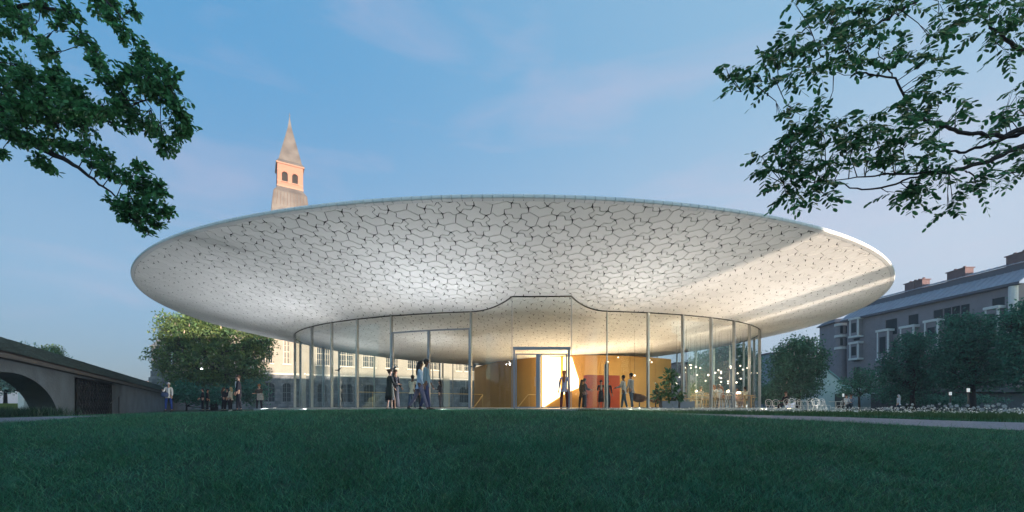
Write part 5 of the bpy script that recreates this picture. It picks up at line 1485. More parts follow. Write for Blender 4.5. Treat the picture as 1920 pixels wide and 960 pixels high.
# ------------------------------------------------------------------ people
SKIN = {'light': mat('skin_light', (.50, .29, .21), .55, spec=.4), 'tan': mat('skin_tan', (.36, .19, .12), .55, spec=.4), 'brown': mat('skin_brown', (.17, .085, .055), .55)}
def cloth(name, c, rough=.85): return mat('cloth_' + name, c, rough, var=.12, vscale=14, bump=.35, bscale=22)
HAIR = {'black': mat('hair_black', (.012, .010, .010), .45), 'brown': mat('hair_brown', (.07, .035, .018), .5), 'ginger': mat('hair_ginger', (.34, .11, .035), .5), 'blond': mat('hair_blond', (.50, .36, .18), .5), 'grey': mat('hair_grey', (.55, .53, .52), .5)}
EYE_M = mat('eye_dark', (.02, .015, .012), .2); LIP_M = mat('lips', (.35, .12, .10), .5); SHOE = mat('shoe_dark', (.02, .02, .022), .5); SHOE_W = mat('shoe_light', (.6, .58, .54), .6)
def skin_obj(name, vs, es, m, parent, lv=1):
    me = bpy.data.meshes.new(name); me.from_pydata([v[:3] for v in vs], es, [])
    tmp = bpy.data.objects.new(name, me); C.objects.link(tmp)
    md = tmp.modifiers.new('skin', 'SKIN'); md.use_smooth_shade = True; md.branch_smoothing = .6
    sv = me.skin_vertices[0].data
    for i, v in enumerate(vs): sv[i].radius = v[3] if hasattr(v[3], '__len__') else (v[3], v[3]); sv[i].use_root = (i == 0)
    if lv: s_ = tmp.modifiers.new('sub', 'SUBSURF'); s_.levels = lv; s_.render_levels = lv
    dg = bpy.context.evaluated_depsgraph_get()
    out_ = bpy.data.meshes.new_from_object(tmp.evaluated_get(dg)); out_.name = name
    bpy.data.objects.remove(tmp); out_.materials.clear(); out_.materials.append(m)
    out_.polygons.foreach_set('use_smooth', [True] * len(out_.polygons))
    return link(name, out_, parent)
def dirv(pitch, side, sg):      # pitch forward degrees from straight down, side = outward degrees
    p, s_ = R_(pitch), R_(side)
    return Vector((sg * math.sin(s_), math.sin(p) * math.cos(s_), -math.cos(p) * math.cos(s_)))
def person(label, px, feet_v, d, rz, H=1.74, skin='light', hair='brown', hair_len=0.0, bun=False, top=(.3, .3, .3), bottom=(.05, .05, .06), lower='trousers', coat=None, legs=((6, 4), (-6, 4)), arms=((8, 8, 12), (-6, 8, 12)), lean=0, head_turn=0, head_nod=0, sit=False, group=None, shoes='dark', z0=None, female=False, sleeves=True, scarf=None, jacket_len=0.0):
    p = P(px, HZ, d)
    z = z0 if z0 is not None else EYE + (HZ - feet_v) / FPX * d
    t = thing('person', label, 'person', (p.x, p.y, z), R_(rz), group)
    k = H / 1.75
    hz_ = .92 * k
    # leg directions
    J = {}
    for i, sg in ((0, 1), (1, -1)):
        hp, kn = legs[i]
        hip = Vector((sg * .095 * k, 0, hz_)); td = dirv(hp, 3, sg); kd = dirv(hp - kn, 1, sg)
        knee = hip + td * .44 * k; ank = knee + kd * .42 * k
        J['hip', i], J['knee', i], J['ank', i] = hip, knee, ank
    low = min(J['ank', 0].z, J['ank', 1].z); dz = .075 * k - low
    if sit: dz = .46 * k + .09 - hz_
    up = Vector((0, 0, dz))
    for a in J: J[a] = J[a] + up
    L0 = R_(lean)
    def tor(x, y, h): # point on the torso, h above pelvis
        return Vector((x * k, y * k + math.sin(L0) * h * k, hz_ + dz + math.cos(L0) * h * k))
    pel = tor(0, 0, 0); wa = tor(0, 0, .16); ch = tor(0, .0, .34); nb = tor(0, -.005, .52); hd = nb + Vector((0, .02, .155 * k))
    sw = .155 if female else .18
    for i, sg in ((0, 1), (1, -1)):
        ap, ao, ef = arms[i]
        sh_ = tor(sg * sw, 0, .475); ud = dirv(ap + lean * .3, ao, sg); fd = dirv(ap + ef + lean * .3, ao - min(ef, 60) * .35, sg)
        el = sh_ + ud * .28 * k; wr = el + fd * .245 * k
        J['sh', i], J['el', i], J['wr', i], J['fd', i] = sh_, el, wr, fd
    f = .88 if female else 1.0
    vs = [(*pel, .100 * k), (*wa, .10 * k * f), (*ch, .125 * k * f), (*tor(0, 0, .46), .095 * k), (*nb, .050 * k)]
    es = [(0, 1), (1, 2), (2, 3), (3, 4)]
    ct = Matrix.Rotation(R_(head_turn), 3, 'Z'); fwd = ct @ Vector((0, math.cos(R_(head_nod)), -math.sin(R_(head_nod))))
    def add(v, r, frm): vs.append((*v, r)); es.append((frm, len(vs) - 1)); return len(vs) - 1
    a = add(nb + Vector((0, .008, .055 * k)), .047 * k, 4)
    jaw = add(nb + Vector((0, 0, .10 * k)) + fwd * .022, .060 * k, a); h1 = add(hd + fwd * .012, .079 * k, jaw); h2 = add(hd + Vector((0, 0, .05 * k)) - fwd * .004, .078 * k, h1); h3 = add(hd + Vector((0, 0, .088 * k)), .052 * k, h2)
    for i, sg in ((0, 1), (1, -1)):
        s1 = add(tor(sg * sw * .55, 0, .465), .068 * k, 3); s2 = add(J['sh', i], .053 * k * f, s1); e1 = add(J['el', i], .038 * k * f, s2)
        w1 = add(J['wr', i], .024 * k, e1); fd = J['fd', i]
        lat = Vector((0, 0, 1)).cross(fd); lat = lat.normalized() if lat.length > .1 else Vector((0, 1, 0))
        lat = (lat + Vector((0, .6, 0))).normalized(); lat = (lat - fd * lat.dot(fd)).normalized(); cur = (fd.cross(lat)) * sg
        pm = add(J['wr', i] + fd * .055 * k, .026 * k, w1)
        for q in range(4):
            o = lat * (q - 1.5) * .018 * k; ln = (.070, .080, .076, .060)[q] * k
            b1 = add(J['wr', i] + fd * .09 * k + o, .0085 * k, pm); b2 = add(J['wr', i] + fd * (.09 * k + ln * .55) + o - cur * .008, .0080 * k, b1); add(J['wr', i] + fd * (.09 * k + ln * .95) + o - cur * .026, .0070 * k, b2)
        tb1 = add(J['wr', i] + fd * .045 * k + lat * .034 * k, .0095 * k, pm); add(J['wr', i] + fd * .085 * k + lat * .052 * k - cur * .012, .0085 * k, tb1)
        hp = add(J['hip', i], .078 * k, 0); kn = add(J['knee', i], .054 * k * f, hp); cf = add(J['knee', i].lerp(J['ank', i], .35), .050 * k * f, kn); an = add(J['ank', i], .033 * k, cf)
        sd2 = (J['ank', i] - J['knee', i]).normalized(); ft = Vector((0, 1, 0)); ft = (ft - sd2 * ft.dot(sd2)); ft = ft.normalized() if not sit else Vector((0, 1, 0))
        J['ft', i] = ft
    body = skin_obj('body', vs, es, SKIN[skin], t)
    # face and ears
    fh = hd + fwd * .088 * k; rt = fwd.cross(Vector((0, 0, 1))).normalized()
    b = MB(); n0 = hd + fwd * .086 * k; b.tube([tuple(n0 + Vector((0, 0, .02 * k))), tuple(n0 + fwd * .018 * k - Vector((0, 0, .014 * k))), tuple(n0 - Vector((0, 0, .022 * k)))], [.006 * k, .012 * k, .008 * k], 6); b.build('nose', SKIN[skin], t, True)
    for sg in (1, -1):
        b = MB(); c_ = hd + fwd * .079 * k + rt * sg * .030 * k + Vector((0, 0, .018 * k)); b.ell(tuple(c_), (.010 * k, .010 * k, .006 * k), 8, 4); b.build('eye', EYE_M, t, True)
        b = MB(); c_ = hd + rt * sg * .080 * k - fwd * .002; b.ell(tuple(c_), (.012 * k, .016 * k, .028 * k), 8, 5); b.build('ear', SKIN[skin], t, True)
    b = MB(); c_ = hd + fwd * .078 * k - Vector((0, 0, .044 * k)); b.ell(tuple(c_), (.020 * k, .010 * k, .006 * k), 8, 4); b.build('mouth', LIP_M, t, True)
    # hair: cap plus fall
    hm = HAIR[hair] if isinstance(hair, str) else hair
    b = MB(); c_ = hd - fwd * .016 * k + Vector((0, 0, .040 * k)); b.ell(tuple(c_), (.092 * k, .096 * k, .088 * k), 14, 9, -.45, 1)
    if hair_len > 0:
        R0 = .088
        st = hd - fwd * .03 * k + Vector((0, 0, .03 * k)); bot = nb - fwd * (.085 * k) - Vector((0, math.sin(L0) * hair_len, hair_len))
        b.tube([tuple(st), tuple(nb - fwd * .055 * k + Vector((0, 0, .03 * k))), tuple((nb + bot) / 2 - fwd * .02), tuple(bot)], [.088 * k, .078 * k, .075 * k, .035 * k], 10, sq=(1.05, .8))
    else:
        b.ell(tuple(hd - fwd * .045 * k + Vector((0, 0, -.01 * k))), (.07 * k, .055 * k, .07 * k), 10, 6)
    if bun: b.ell(tuple(hd - fwd * .105 * k + Vector((0, 0, .06 * k))), (.045 * k,) * 3, 10, 7)
    b.build('hair', hm, t, True)
    # top
    if top is not None:
        tm = cloth('%02d%02d%02d' % tuple(int(c * 99) for c in top), top)
        e_ = .014 * k
        hem = -.10 - jacket_len
        vs2 = [(*tor(0, 0, -.02), .128 * k * (1.0 if not female else .98)), (*wa, .112 * k * f + e_), (*ch, .130 * k * f + e_), (*tor(0, 0, .465), .094 * k + e_), (*tor(0, 0, .505), .058 * k)]
        es2 = [(0, 1), (1, 2), (2, 3), (3, 4)]
        if not sit: vs2.append((*tor(0, 0, hem - .04), (.142 if not jacket_len else .15) * k)); es2.append((0, 5))
        for i, sg in ((0, 1), (1, -1)):
            n_ = len(vs2); vs2 += [(*tor(sg * sw * .55, 0, .465), .075 * k), (*J['sh', i], .060 * k * f + e_ * .4), (*J['el', i], .044 * k * f + e_ * .5)]
            es2 += [(3, n_), (n_, n_ + 1), (n_ + 1, n_ + 2)]
            if sleeves: vs2.append((*J['el', i].lerp(J['wr', i], .90), .033 * k + e_ * .4)); es2.append((n_ + 2, n_ + 3))
        skin_obj('jacket' if jacket_len else 'shirt', vs2, es2, tm, t)
    if scarf:
        b = MB(); c_ = tor(0, .105, .33); b.ell((c_.x, c_.y, c_.z), (.055 * k, .035 * k, .17 * k), 10, 8); b.build('shirt_front', cloth('front%02d' % int(scarf[0] * 99), scarf), t, True)
    if coat:
        cm = cloth('coat%02d%02d%02d' % tuple(int(c * 99) for c in coat), coat)
        rs_ = []
        for h, rx, ry in ((.50, .10, .08), (.44, .19, .12), (.30, .185, .135), (.14, .16, .125), (0, .185, .145), (-.28, .22, .18), (-.42, .24, .20)):
            c_ = tor(0, 0, h); rs_.append([(c_.x + rx * k * math.cos(a), c_.y + ry * k * math.sin(a), c_.z) for a in [2 * PI * q / 16 for q in range(16)]])
        b = MB(); b.rings(rs_); b.build('coat', cm, t, True)
    bm_ = cloth('low%02d%02d%02d' % tuple(int(c * 99) for c in bottom), bottom)
    if lower == 'trousers':
        e_ = .014 * k
        vs3 = [(*pel, .135 * k), (*tor(0, 0, .12), .118 * k)]; es3 = [(0, 1)]
        for i in (0, 1):
            n_ = len(vs3)
            vs3 += [(*J['hip', i], .104 * k + e_ * .4), (*J['knee', i], .060 * k + e_ * .5), (*J['knee', i].lerp(J['ank', i], .4), .055 * k + e_ * .6), (*J['ank', i].lerp(J['knee', i], .06), .046 * k + e_ * .6)]
            es3 += [(0, n_), (n_, n_ + 1), (n_ + 1, n_ + 2), (n_ + 2, n_ + 3)]
        skin_obj('trousers', vs3, es3, bm_, t)
    else:
        ln = .50 if lower == 'skirt' else .78
        kc = (J['knee', 0] + J['knee', 1]) / 2
        rs_ = []
        for s_ in (0, .12, .3, .6, 1):
            h = .12 - s_ * (ln + .12); c_ = tor(0, 0, h) if h > 0 else Vector((pel.x, pel.y + (kc.y - pel.y) * min(1, -h / .45), pel.z + h * k))
            rx = .135 + .055 * s_ + (.03 * s_ if lower != 'skirt' else 0); ry = .115 + .07 * s_
            n_ = 24; rs_.append([(c_.x + rx * k * (1 + .04 * s_ * math.sin(a * 6)) * math.cos(a), c_.y + ry * k * (1 + .04 * s_ * math.sin(a * 6)) * math.sin(a), c_.z) for a in [2 * PI * q / n_ for q in range(n_)]])
        b = MB(); b.rings(rs_); b.build('skirt', bm_, t, True)
    for i in (0, 1):
        ft = J['ft', i]; a_ = J['ank', i]; b = MB()
        yw = Matrix.Translation(a_)
        b.tube([tuple(a_ - ft * .055 * k - Vector((0, 0, .035 * k))), tuple(a_ - ft * .01 - Vector((0, 0, .030 * k))), tuple(a_ + ft * .10 * k - Vector((0, 0, .045 * k))), tuple(a_ + ft * .19 * k - Vector((0, 0, .055 * k)))], [.034 * k, .050 * k, .046 * k, .026 * k], 8, sq=(1, .9))
        b.build('shoe', SHOE if shoes == 'dark' else SHOE_W, t, True)
    return t, J, dict(nb=nb, pel=pel, tor=tor, k=k)

# rz: 0 faces away from the camera (+y); 180 faces the camera; 90 faces left; -90 faces right
W_WALK = ((24, 6), (-20, 8))
g1 = 'people strolling in front of the glass'
person('woman with long dark hair walking right in a pale blue shirt and mauve trousers', 787, 770.5, 14.3, -90, 1.74, 'brown', 'black', .22, top=(.46, .55, .66), bottom=(.20, .17, .24), legs=((22, 4), (-24, 8)), arms=((10, 4, 14), (-12, 4, 10)), female=True, lean=2)
person('dark-haired man walking right beside the woman with long dark hair', 799, 770.0, 14.9, -90, 1.84, 'brown', 'black', 0, top=(.22, .32, .38), bottom=(.06, .07, .16), legs=((10, 2), (-12, 6)), arms=((-6, 4, 8), (8, 4, 16)), head_nod=4)
person('woman with hair in a bun wearing a dark green coat and short dark skirt', 731, 769.5, 17.0, -62, 1.66, 'light', 'brown', 0, bun=True, top=(.03, .035, .035), bottom=(.02, .02, .03), lower='skirt', coat=(.030, .038, .034), legs=((5, 4), (-4, 3)), arms=((20, 6, 60), (10, 6, 30)), female=True)
person('woman in long dark skirt and black jacket leaning toward the woman in green', 741, 769.4, 17.5, -120, 1.70, 'tan', 'brown', .03, top=(.02, .02, .03), bottom=(.016, .012, .025), lower='long', jacket_len=.08, legs=((10, 4), (-12, 4)), arms=((14, 6, 70), (6, 6, 40)), female=True)
person('man in a cream jumper and blue jeans with his back to the viewer', 773, 768.0, 21.6, -18, 1.76, 'brown', 'black', 0, top=(.72, .66, .56), bottom=(.045, .085, .16), legs=((8, 6), (-8, 4)), arms=((18, 10, 46), (22, 10, 50)), lean=3, head_nod=18)
person('man in dark clothes partly hidden behind the man in the cream jumper', 783, 767.8, 23.0, 150, 1.66, 'tan', 'black', 0, top=(.02, .025, .04), bottom=(.02, .022, .03), legs=((6, 4), (-4, 2)), arms=((14, 6, 50), (10, 6, 30)))
person('woman in a black suit with long black hair holding papers', 825, 767.5, 25.5, 78, 1.76, 'light', 'black', .14, top=(.015, .017, .025), bottom=(.012, .014, .022), jacket_len=.10, scarf=(.5, .5, .5), legs=((5, 4), (-5, 2)), arms=((22, 6, 80), (16, 6, 90)), female=True)
person('woman with a long ginger ponytail in a lilac shirt and dark red trousers', 1058, 769.0, 18.0, -12, 1.70, 'light', 'ginger', .26, top=(.40, .38, .52), bottom=(.10, .022, .028), legs=((7, 3), (-7, 3)), arms=((4, 10, 10), (0, 10, 8)), female=True)
person('woman in a brown coat and dark trousers left of the orange wall', 1091, 767.6, 22.8, -50, 1.60, 'tan', 'brown', .22, top=(.10, .055, .03), bottom=(.02, .022, .03), jacket_len=.12, legs=((4, 3), (-5, 2)), arms=((14, 6, 30), (6, 6, 20)), female=True)
person('man in a dark jacket reaching out a hand beside the woman in brown', 1096, 767.6, 23.4, -84, 1.72, 'tan', 'black', 0, top=(.045, .038, .036), bottom=(.03, .025, .022), jacket_len=.06, legs=((4, 3), (-4, 2)), arms=((18, 6, 62), (26, 6, 40)), head_nod=6)
person('woman in a black jacket and knee-length skirt facing the viewer before the orange wall', 1127, 767.4, 22.9, 176, 1.58, 'light', 'black', 0, bun=True, top=(.012, .014, .022), bottom=(.035, .035, .045), lower='skirt', jacket_len=.05, scarf=(.55, .50, .42), legs=((3, 2), (-2, 2)), arms=((6, 12, 78), (6, 12, 70)), female=True)
person('person in dark clothes mostly hidden behind the floodlight post', 1139.5, 767.4, 23.6, 190, 1.62, 'tan', 'black', 0, top=(.014, .016, .024), bottom=(.03, .03, .035), legs=((3, 2), (-3, 2)), arms=((10, 8, 50), (4, 8, 20)))
person('man in a pale jumper and blue jeans reading a leaflet', 1170, 768.0, 20.9, 58, 1.72, 'brown', 'black', 0, top=(.56, .50, .45), bottom=(.045, .085, .12), legs=((14, 6), (-12, 4)), arms=((24, 6, 62), (20, 6, 56)), head_nod=16, lean=3, shoes='light')
person('taller man in a grey-beige sweatshirt looking over at the leaflet', 1184, 767.8, 21.2, 46, 1.83, 'tan', 'black', 0, top=(.44, .40, .38), bottom=(.05, .09, .13), legs=((5, 3), (-8, 3)), arms=((10, 6, 36), (6, 6, 26)), head_nod=14, lean=2)
# outside left
person('grey-haired woman in a white top and blue jeans carrying a blue shoulder bag', 316, 771.5, 25.0, -165, 1.72, 'light', 'grey', 0, top=(.70, .68, .68), bottom=(.020, .050, .22), legs=((5, 3), (-5, 3)), arms=((30, 8, 80), (4, 10, 16)), female=True, head_turn=20)
pb = P(309, HZ, 24.8); hb = EYE + (HZ - 739) / FPX * 24.8
t = thing('shoulder_bag', 'slouchy blue shoulder bag on the arm of the grey-haired woman', 'bag', (pb.x, pb.y, hb))
b = MB(); b.rings([[(rx * math.cos(a), .09 * math.sin(a) * f, z) for a in [2 * PI * q / 12 for q in range(12)]] for z, rx, f in ((-.17, .14, .8), (-.13, .21, 1), (0, .22, 1), (.10, .17, .7))]); b.build('bag_body', cloth('bagblue', (.07, .10, .20)), t, True)
b = MB(); b.tube([(-.15, 0, .08), (-.02, .02, .45), (.12, .06, .70), (.16, .02, .42), (.14, 0, .08)], .012, 5); b.build('strap', cloth('bagblue', (.07, .10, .20)), t)
person('man in black standing in the shade of the chestnut tree', 380, 770.5, 31.0, 120, 1.66, 'light', 'black', 0, top=(.012, .015, .022), bottom=(.012, .014, .02), legs=((4, 2), (-4, 2)), arms=((10, 6, 40), (6, 6, 30)))
person('person in black with back turned beside the man in the tree shade', 389, 770.5, 31.6, -60, 1.64, 'tan', 'black', 0, top=(.012, .014, .020), bottom=(.012, .014, .02), legs=((4, 2), (-4, 2)))
g2 = 'group under the chestnut tree'
person('long-haired woman in black with a white shirt hem, leftmost of the trio under the tree', 419, 770.5, 29.0, -50, 1.62, 'light', 'brown', .24, top=(.016, .018, .026), bottom=(.02, .02, .028), legs=((4, 2), (-4, 2)), arms=((10, 6, 50), (6, 6, 30)), female=True)
person('dark-haired woman in black, in the middle of the trio under the tree', 426, 770.5, 29.6, 170, 1.60, 'light', 'black', .08, top=(.014, .016, .024), bottom=(.014, .016, .024), legs=((4, 2), (-4, 2)), arms=((18, 6, 60), (10, 6, 30)), female=True)
person('blond woman in a cream patterned top, rightmost of the trio under the tree', 433, 770.8, 28.6, 92, 1.62, 'light', 'blond', .03, top=(.55, .50, .42), bottom=(.015, .02, .03), legs=((5, 3), (-5, 3)), arms=((16, 6, 50), (6, 6, 20)), female=True, shoes='light')
person('tall man in an open black suit over a white shirt beneath the tree', 447, 770.8, 21.5, 120, 1.84, 'light', 'brown', 0, top=(.012, .015, .022), bottom=(.014, .018, .026), legs=((5, 3), (-6, 3)), arms=((6, 8, 20), (2, 8, 10)), scarf=(.62, .62, .66), jacket_len=.08)
pc_ = P(447, HZ, 21.5)
person('red-haired person in a brown shirt holding a patterned bag in front', 486, 770.3, 27.4, 176, 1.72, 'light', 'ginger', 0, top=(.08, .07, .06), bottom=(.016, .018, .026), legs=((4, 2), (-4, 2)), arms=((14, 8, 72), (14, 8, 68)), sleeves=False)
pb = P(488, HZ, 27.05); hb = EYE + (HZ - 744) / FPX * 27.05
t = thing('tote_bag', 'pale patterned tote bag held by the red-haired person', 'bag', (pb.x, pb.y, hb))
b = MB(); b.box((0, 0, 0), (.36, .12, .42), 0, .92); b.build('bag_body', mat('tote_canvas', (.42, .38, .34), .9, var=.35, vscale=16), t)
b = MB(); b.tube([(-.1, 0, .2), (0, 0, .36), (.1, 0, .2)], .012, 5); b.build('handle', cloth('bagdark', (.05, .05, .06)), t)
# right garden
person('person in black seated among the white garden chairs', 1474, 769, 27.5, 95, 1.72, 'light', 'brown', 0, top=(.012, .016, .024), bottom=(.014, .016, .022), legs=((82, 84), (78, 84)), arms=((22, 6, 60), (20, 6, 60)), sit=True, z0=-.28)
person('person in a pale shirt seated in front of the teal house door', 1587, 769, 31, 170, 1.66, 'light', 'black', .05, top=(.50, .50, .52), bottom=(.03, .04, .05), legs=((82, 84), (78, 84)), arms=((22, 6, 60), (20, 6, 60)), sit=True, z0=-.32, female=True)
person('person in a blue-grey shirt seated at the right of the one in the pale shirt', 1596, 769, 31.5, 120, 1.70, 'tan', 'brown', 0, top=(.12, .16, .22), bottom=(.03, .04, .05), legs=((82, 84), (78, 84)), arms=((22, 6, 60), (20, 6, 60)), sit=True, z0=-.32)
person('person in a pale hooded top standing behind the globe flowers', 1685, 769, 34, 20, 1.55, 'light', 'grey', .05, top=(.46, .48, .52), bottom=(.03, .05, .08), legs=((4, 2), (-4, 2)), z0=-.5)

# ------------------------------------------------------------------ cafe furniture
wood = mat('pale_ash_wood', (.50, .33, .17), .5, var=.12, vscale=7)
chair_w = mat('chair_white', (.72, .71, .68), .45)
seat_d = mat('seat_dark', (.05, .045, .045), .7)
def make_chair(m, label, group, seatm=None, style=0):
    t = thing('bentwood_chair' if style == 0 else 'spindle_chair', label, 'chair', (0, 0, 0), 0, group)
    b = MB(); b.tube([(0, 0, .44), (0, 0, .465)], .215, 16); b.build('seat', seatm or m, t)
    for sx in (-1, 1):
        for sy in (-1, 1):
            b = MB(); b.tube([(sx * .15, sy * .15, .44), (sx * .19, sy * .20, 0)], [.015, .012], 6); b.build('leg', m, t)
    b = MB(); pts = [(-.19, -.17, .45)]
    for k in range(9):
        a = PI - PI * k / 8; pts.append((.205 * math.cos(a), -.22 - .02 * math.sin(a), .68 + .17 * math.sin(a)))
    pts.append((.19, -.17, .45)); b.tube(pts, .016, 6); b.build('back_hoop', m, t)
    if style == 0:
        b = MB(); pts = [(-.11, -.18, .46)] + [(.12 * math.cos(PI - PI * k / 6), -.225, .62 + .12 * math.sin(PI - PI * k / 6)) for k in range(7)] + [(.11, -.18, .46)]; b.tube(pts, .010, 5); b.build('inner_hoop', m, t)
    else:
        for k in range(5):
            x = -.12 + .06 * k; b = MB(); b.tube([(x, -.17, .46), (x * 1.1, -.235, .68 + .16 * math.sqrt(max(0, 1 - (x / .2) ** 2)))], .008, 5); b.build('spindle', m, t)
    b = MB(); pts = [(.17 * math.cos(2 * PI * k / 12), .17 * math.sin(2 * PI * k / 12), .22) for k in range(13)]; b.tube(pts, .008, 5, cap=False); b.build('stretcher', m, t)
    return t
def place(src, x, y, z, rz, label, first):
    o = src if first else copy_tree(src); o.location = (x, y, z); o.rotation_euler = (0, 0, R_(rz)); o['label'] = label; return o
gc = make_chair(chair_w, 'x', 'white garden chairs outside the pavilion')
spots = [(1444.5, 28.0, 175, 'leftmost white garden chair, nearest the glass wall'), (1456, 28.8, 160, 'second white garden chair from the glass wall'), (1480, 26.4, -70, 'white garden chair just right of the person in black'), (1490, 25.0, 185, 'large white garden chair left of the small white tables'),
         (1505, 28.0, 200, 'white garden chair seen edge-on between the tables'), (1523, 25.8, 168, 'white garden chair left of the tallest one'), (1534, 24.0, 180, 'tallest-looking white garden chair of the row'), (1548, 24.8, 195, 'rightmost white garden chair of the row'), (1577, 30.0, 100, 'white garden chair left of the seated pair'), (1536, 27.5, 40, 'white garden chair half hidden behind the tallest one')]
for i, (u, d, rz, lb) in enumerate(spots):
    p = P(u, HZ, d); place(gc, p.x, p.y, -.30, rz, lb, i == 0)
def table(u, d, r, z, m, label, group, h=.74):
    p = P(u, HZ, d); t = thing('round_table', label, 'table', (p.x, p.y, z), 0, group)
    b = MB(); b.tube([(0, 0, h - .03), (0, 0, h)], r, 24); b.build('tabletop', m, t)
    b = MB(); b.tube([(0, 0, .03), (0, 0, h - .03)], .03, 8); b.build('column', m, t)
    b = MB(); b.tube([(0, 0, 0), (0, 0, .03)], r * .55, 16); b.build('foot', m, t)
table(1501, 27.0, .36, -.30, chair_w, 'small white garden table between the garden chairs', 'garden tables')
table(1515, 27.6, .36, -.30, chair_w, 'small white garden table left of the row of chairs', 'garden tables')
table(1567, 30.0, .4, -.30, chair_w, 'low white garden table in front of the seated pair', 'garden tables')
# inside tables and chairs
cc = make_chair(wood, 'x', 'wooden cafe chairs', style=1)
csp = [(1322, 24.4, 0, 'wooden spindle chair at the left end of the long cafe table'), (1332, 23.6, 10, 'wooden spindle chair second from the left at the cafe table'), (1345, 23.4, -8, 'wooden spindle chair in front of the guest in white'), (1358, 24.0, 20, 'wooden spindle chair left of the woman with orange hair'),
       (1380, 26.5, 10, 'wooden spindle chair at the round table right of the middle post'), (1388, 27.6, -20, 'wooden spindle chair left of the guest in the cream shirt'), (1398, 26.8, 15, 'wooden spindle chair under the guest in the cream shirt'), (1408, 28.0, 60, 'wooden spindle chair at the far right of the cafe'), (1300, 25.5, -30, 'wooden spindle chair beside the planter bench'), (1310, 27.5, 170, 'wooden spindle chair facing the viewer behind the planter bench'),
       (1330, 28.0, 190, 'wooden spindle chair on the far side of the long cafe table'), (1350, 28.4, 180, 'wooden spindle chair behind the woman with orange hair')]
for i, (u, d, rz, lb) in enumerate(csp):
    p = P(u, HZ, d); place(cc, p.x, p.y, 0, rz, lb, i == 0)
wc = make_chair(chair_w, 'x', 'white cafe chairs', seat_d, 0)
for i, (u, d, rz, lb) in enumerate([(1307, 23.2, 15, 'white cafe chair with a dark seat right of the planter'), (1366, 23.8, 0, 'white cafe chair with a dark seat just left of the middle post'), (1352, 22.9, 5, 'white cafe chair nearest the glass in front of the long table')]):
    p = P(u, HZ, d); place(wc, p.x, p.y, 0, rz, lb, i == 0)
p = P(1333, HZ, 25.6)
t = thing('long_table', 'long pale wooden cafe table with people seated at it', 'table', (p.x, p.y, 0))
b = MB(); b.box((.3, 0, .735), (4.0, .9, .04)); b.build('tabletop', wood, t)
for sx in (-1.6, 2.2):
    for sy in (-.36, .36): b = MB(); b.box((sx, sy, .355), (.07, .07, .71)); b.build('leg', wood, t)
table(1386, 28.6, .5, 0, wood, 'round pale wooden table in the cafe left of the cream shirt guest', 'cafe tables')
table(1404, 30.0, .5, 0, wood, 'round pale wooden table at the right end of the cafe', 'cafe tables')
person('man in black with dark hair sitting at the left end of the long cafe table', 1314, 769, 26.6, -80, 1.74, 'light', 'brown', 0, top=(.30, .28, .26), bottom=(.02, .02, .03), legs=((82, 84), (78, 84)), arms=((24, 6, 70), (24, 6, 70)), sit=True, z0=0)
person('ginger-haired guest in white seated at the long cafe table', 1339, 769, 24.6, 20, 1.72, 'light', 'ginger', .02, top=(.66, .60, .56), bottom=(.03, .03, .04), legs=((82, 84), (78, 84)), arms=((24, 6, 70), (24, 6, 70)), sit=True, z0=0, female=True)
person('guest in a white shirt seated right of the ginger-haired guest', 1347, 769, 24.4, 0, 1.76, 'tan', 'brown', 0, top=(.72, .68, .66), bottom=(.03, .03, .04), legs=((82, 84), (78, 84)), arms=((24, 6, 70), (24, 6, 70)), sit=True, z0=0)
person('woman with long orange hair in an orange top bent over the cafe table', 1356, 769, 24.8, 60, 1.64, 'light', 'ginger', .16, top=(.50, .14, .05), bottom=(.03, .03, .04), legs=((82, 84), (78, 84)), arms=((30, 6, 70), (30, 6, 60)), sit=True, z0=0, female=True, lean=12)
person('man in a cream shirt with his back turned at the round cafe table', 1398, 769, 27.4, 0, 1.78, 'tan', 'black', 0, top=(.74, .66, .50), bottom=(.03, .03, .04), legs=((82, 84), (78, 84)), arms=((26, 10, 60), (26, 10, 60)), sit=True, z0=0, lean=6)
person('guest in pink seated at the left of the round cafe table', 1381, 769, 29.4, -60, 1.66, 'light', 'brown', 0, top=(.55, .30, .28), bottom=(.03, .03, .04), legs=((82, 84), (78, 84)), arms=((26, 6, 60), (26, 6, 60)), sit=True, z0=0, lean=8)
# table lamps glowing on the cafe tables
shade = mat('lamp_shade_glow', (1, .9, .75), .6, emit=(1.0, .78, .5), estr=3)
for u, v, d, z, lb in ((1303, 733, 25.6, .75, 'glowing table lamp at the left end of the long cafe table'), (1367, 736, 25.9, .75, 'small glowing table lamp left of the middle post'), (1385, 738, 28.5, .74, 'glowing dome table lamp on the round cafe table')):
    p = P(u, v, d); t = thing('table_lamp', lb, 'lamp', (p.x, p.y, z), 0, 'glowing table lamps')
    b = MB(); b.tube([(0, 0, 0), (0, 0, .02)], .07, 12); b.tube([(0, 0, .02), (0, 0, .22)], .010, 6); b.build('stand', cord_m, t)
    b = MB(); b.rings([[(r * math.cos(2 * PI * q / 16), r * math.sin(2 * PI * q / 16), zz_) for q in range(16)] for zz_, r in ((.20, .15), (.27, .14), (.33, .07))]); b.build('shade', shade, t, True)
    l = bpy.data.lights.new('bulb', 'POINT'); l.energy = 4; l.color = WARM; l.shadow_soft_size = .06; o = bpy.data.objects.new('bulb', l); C.objects.link(o); o.parent = t; o.location = (0, 0, .12)
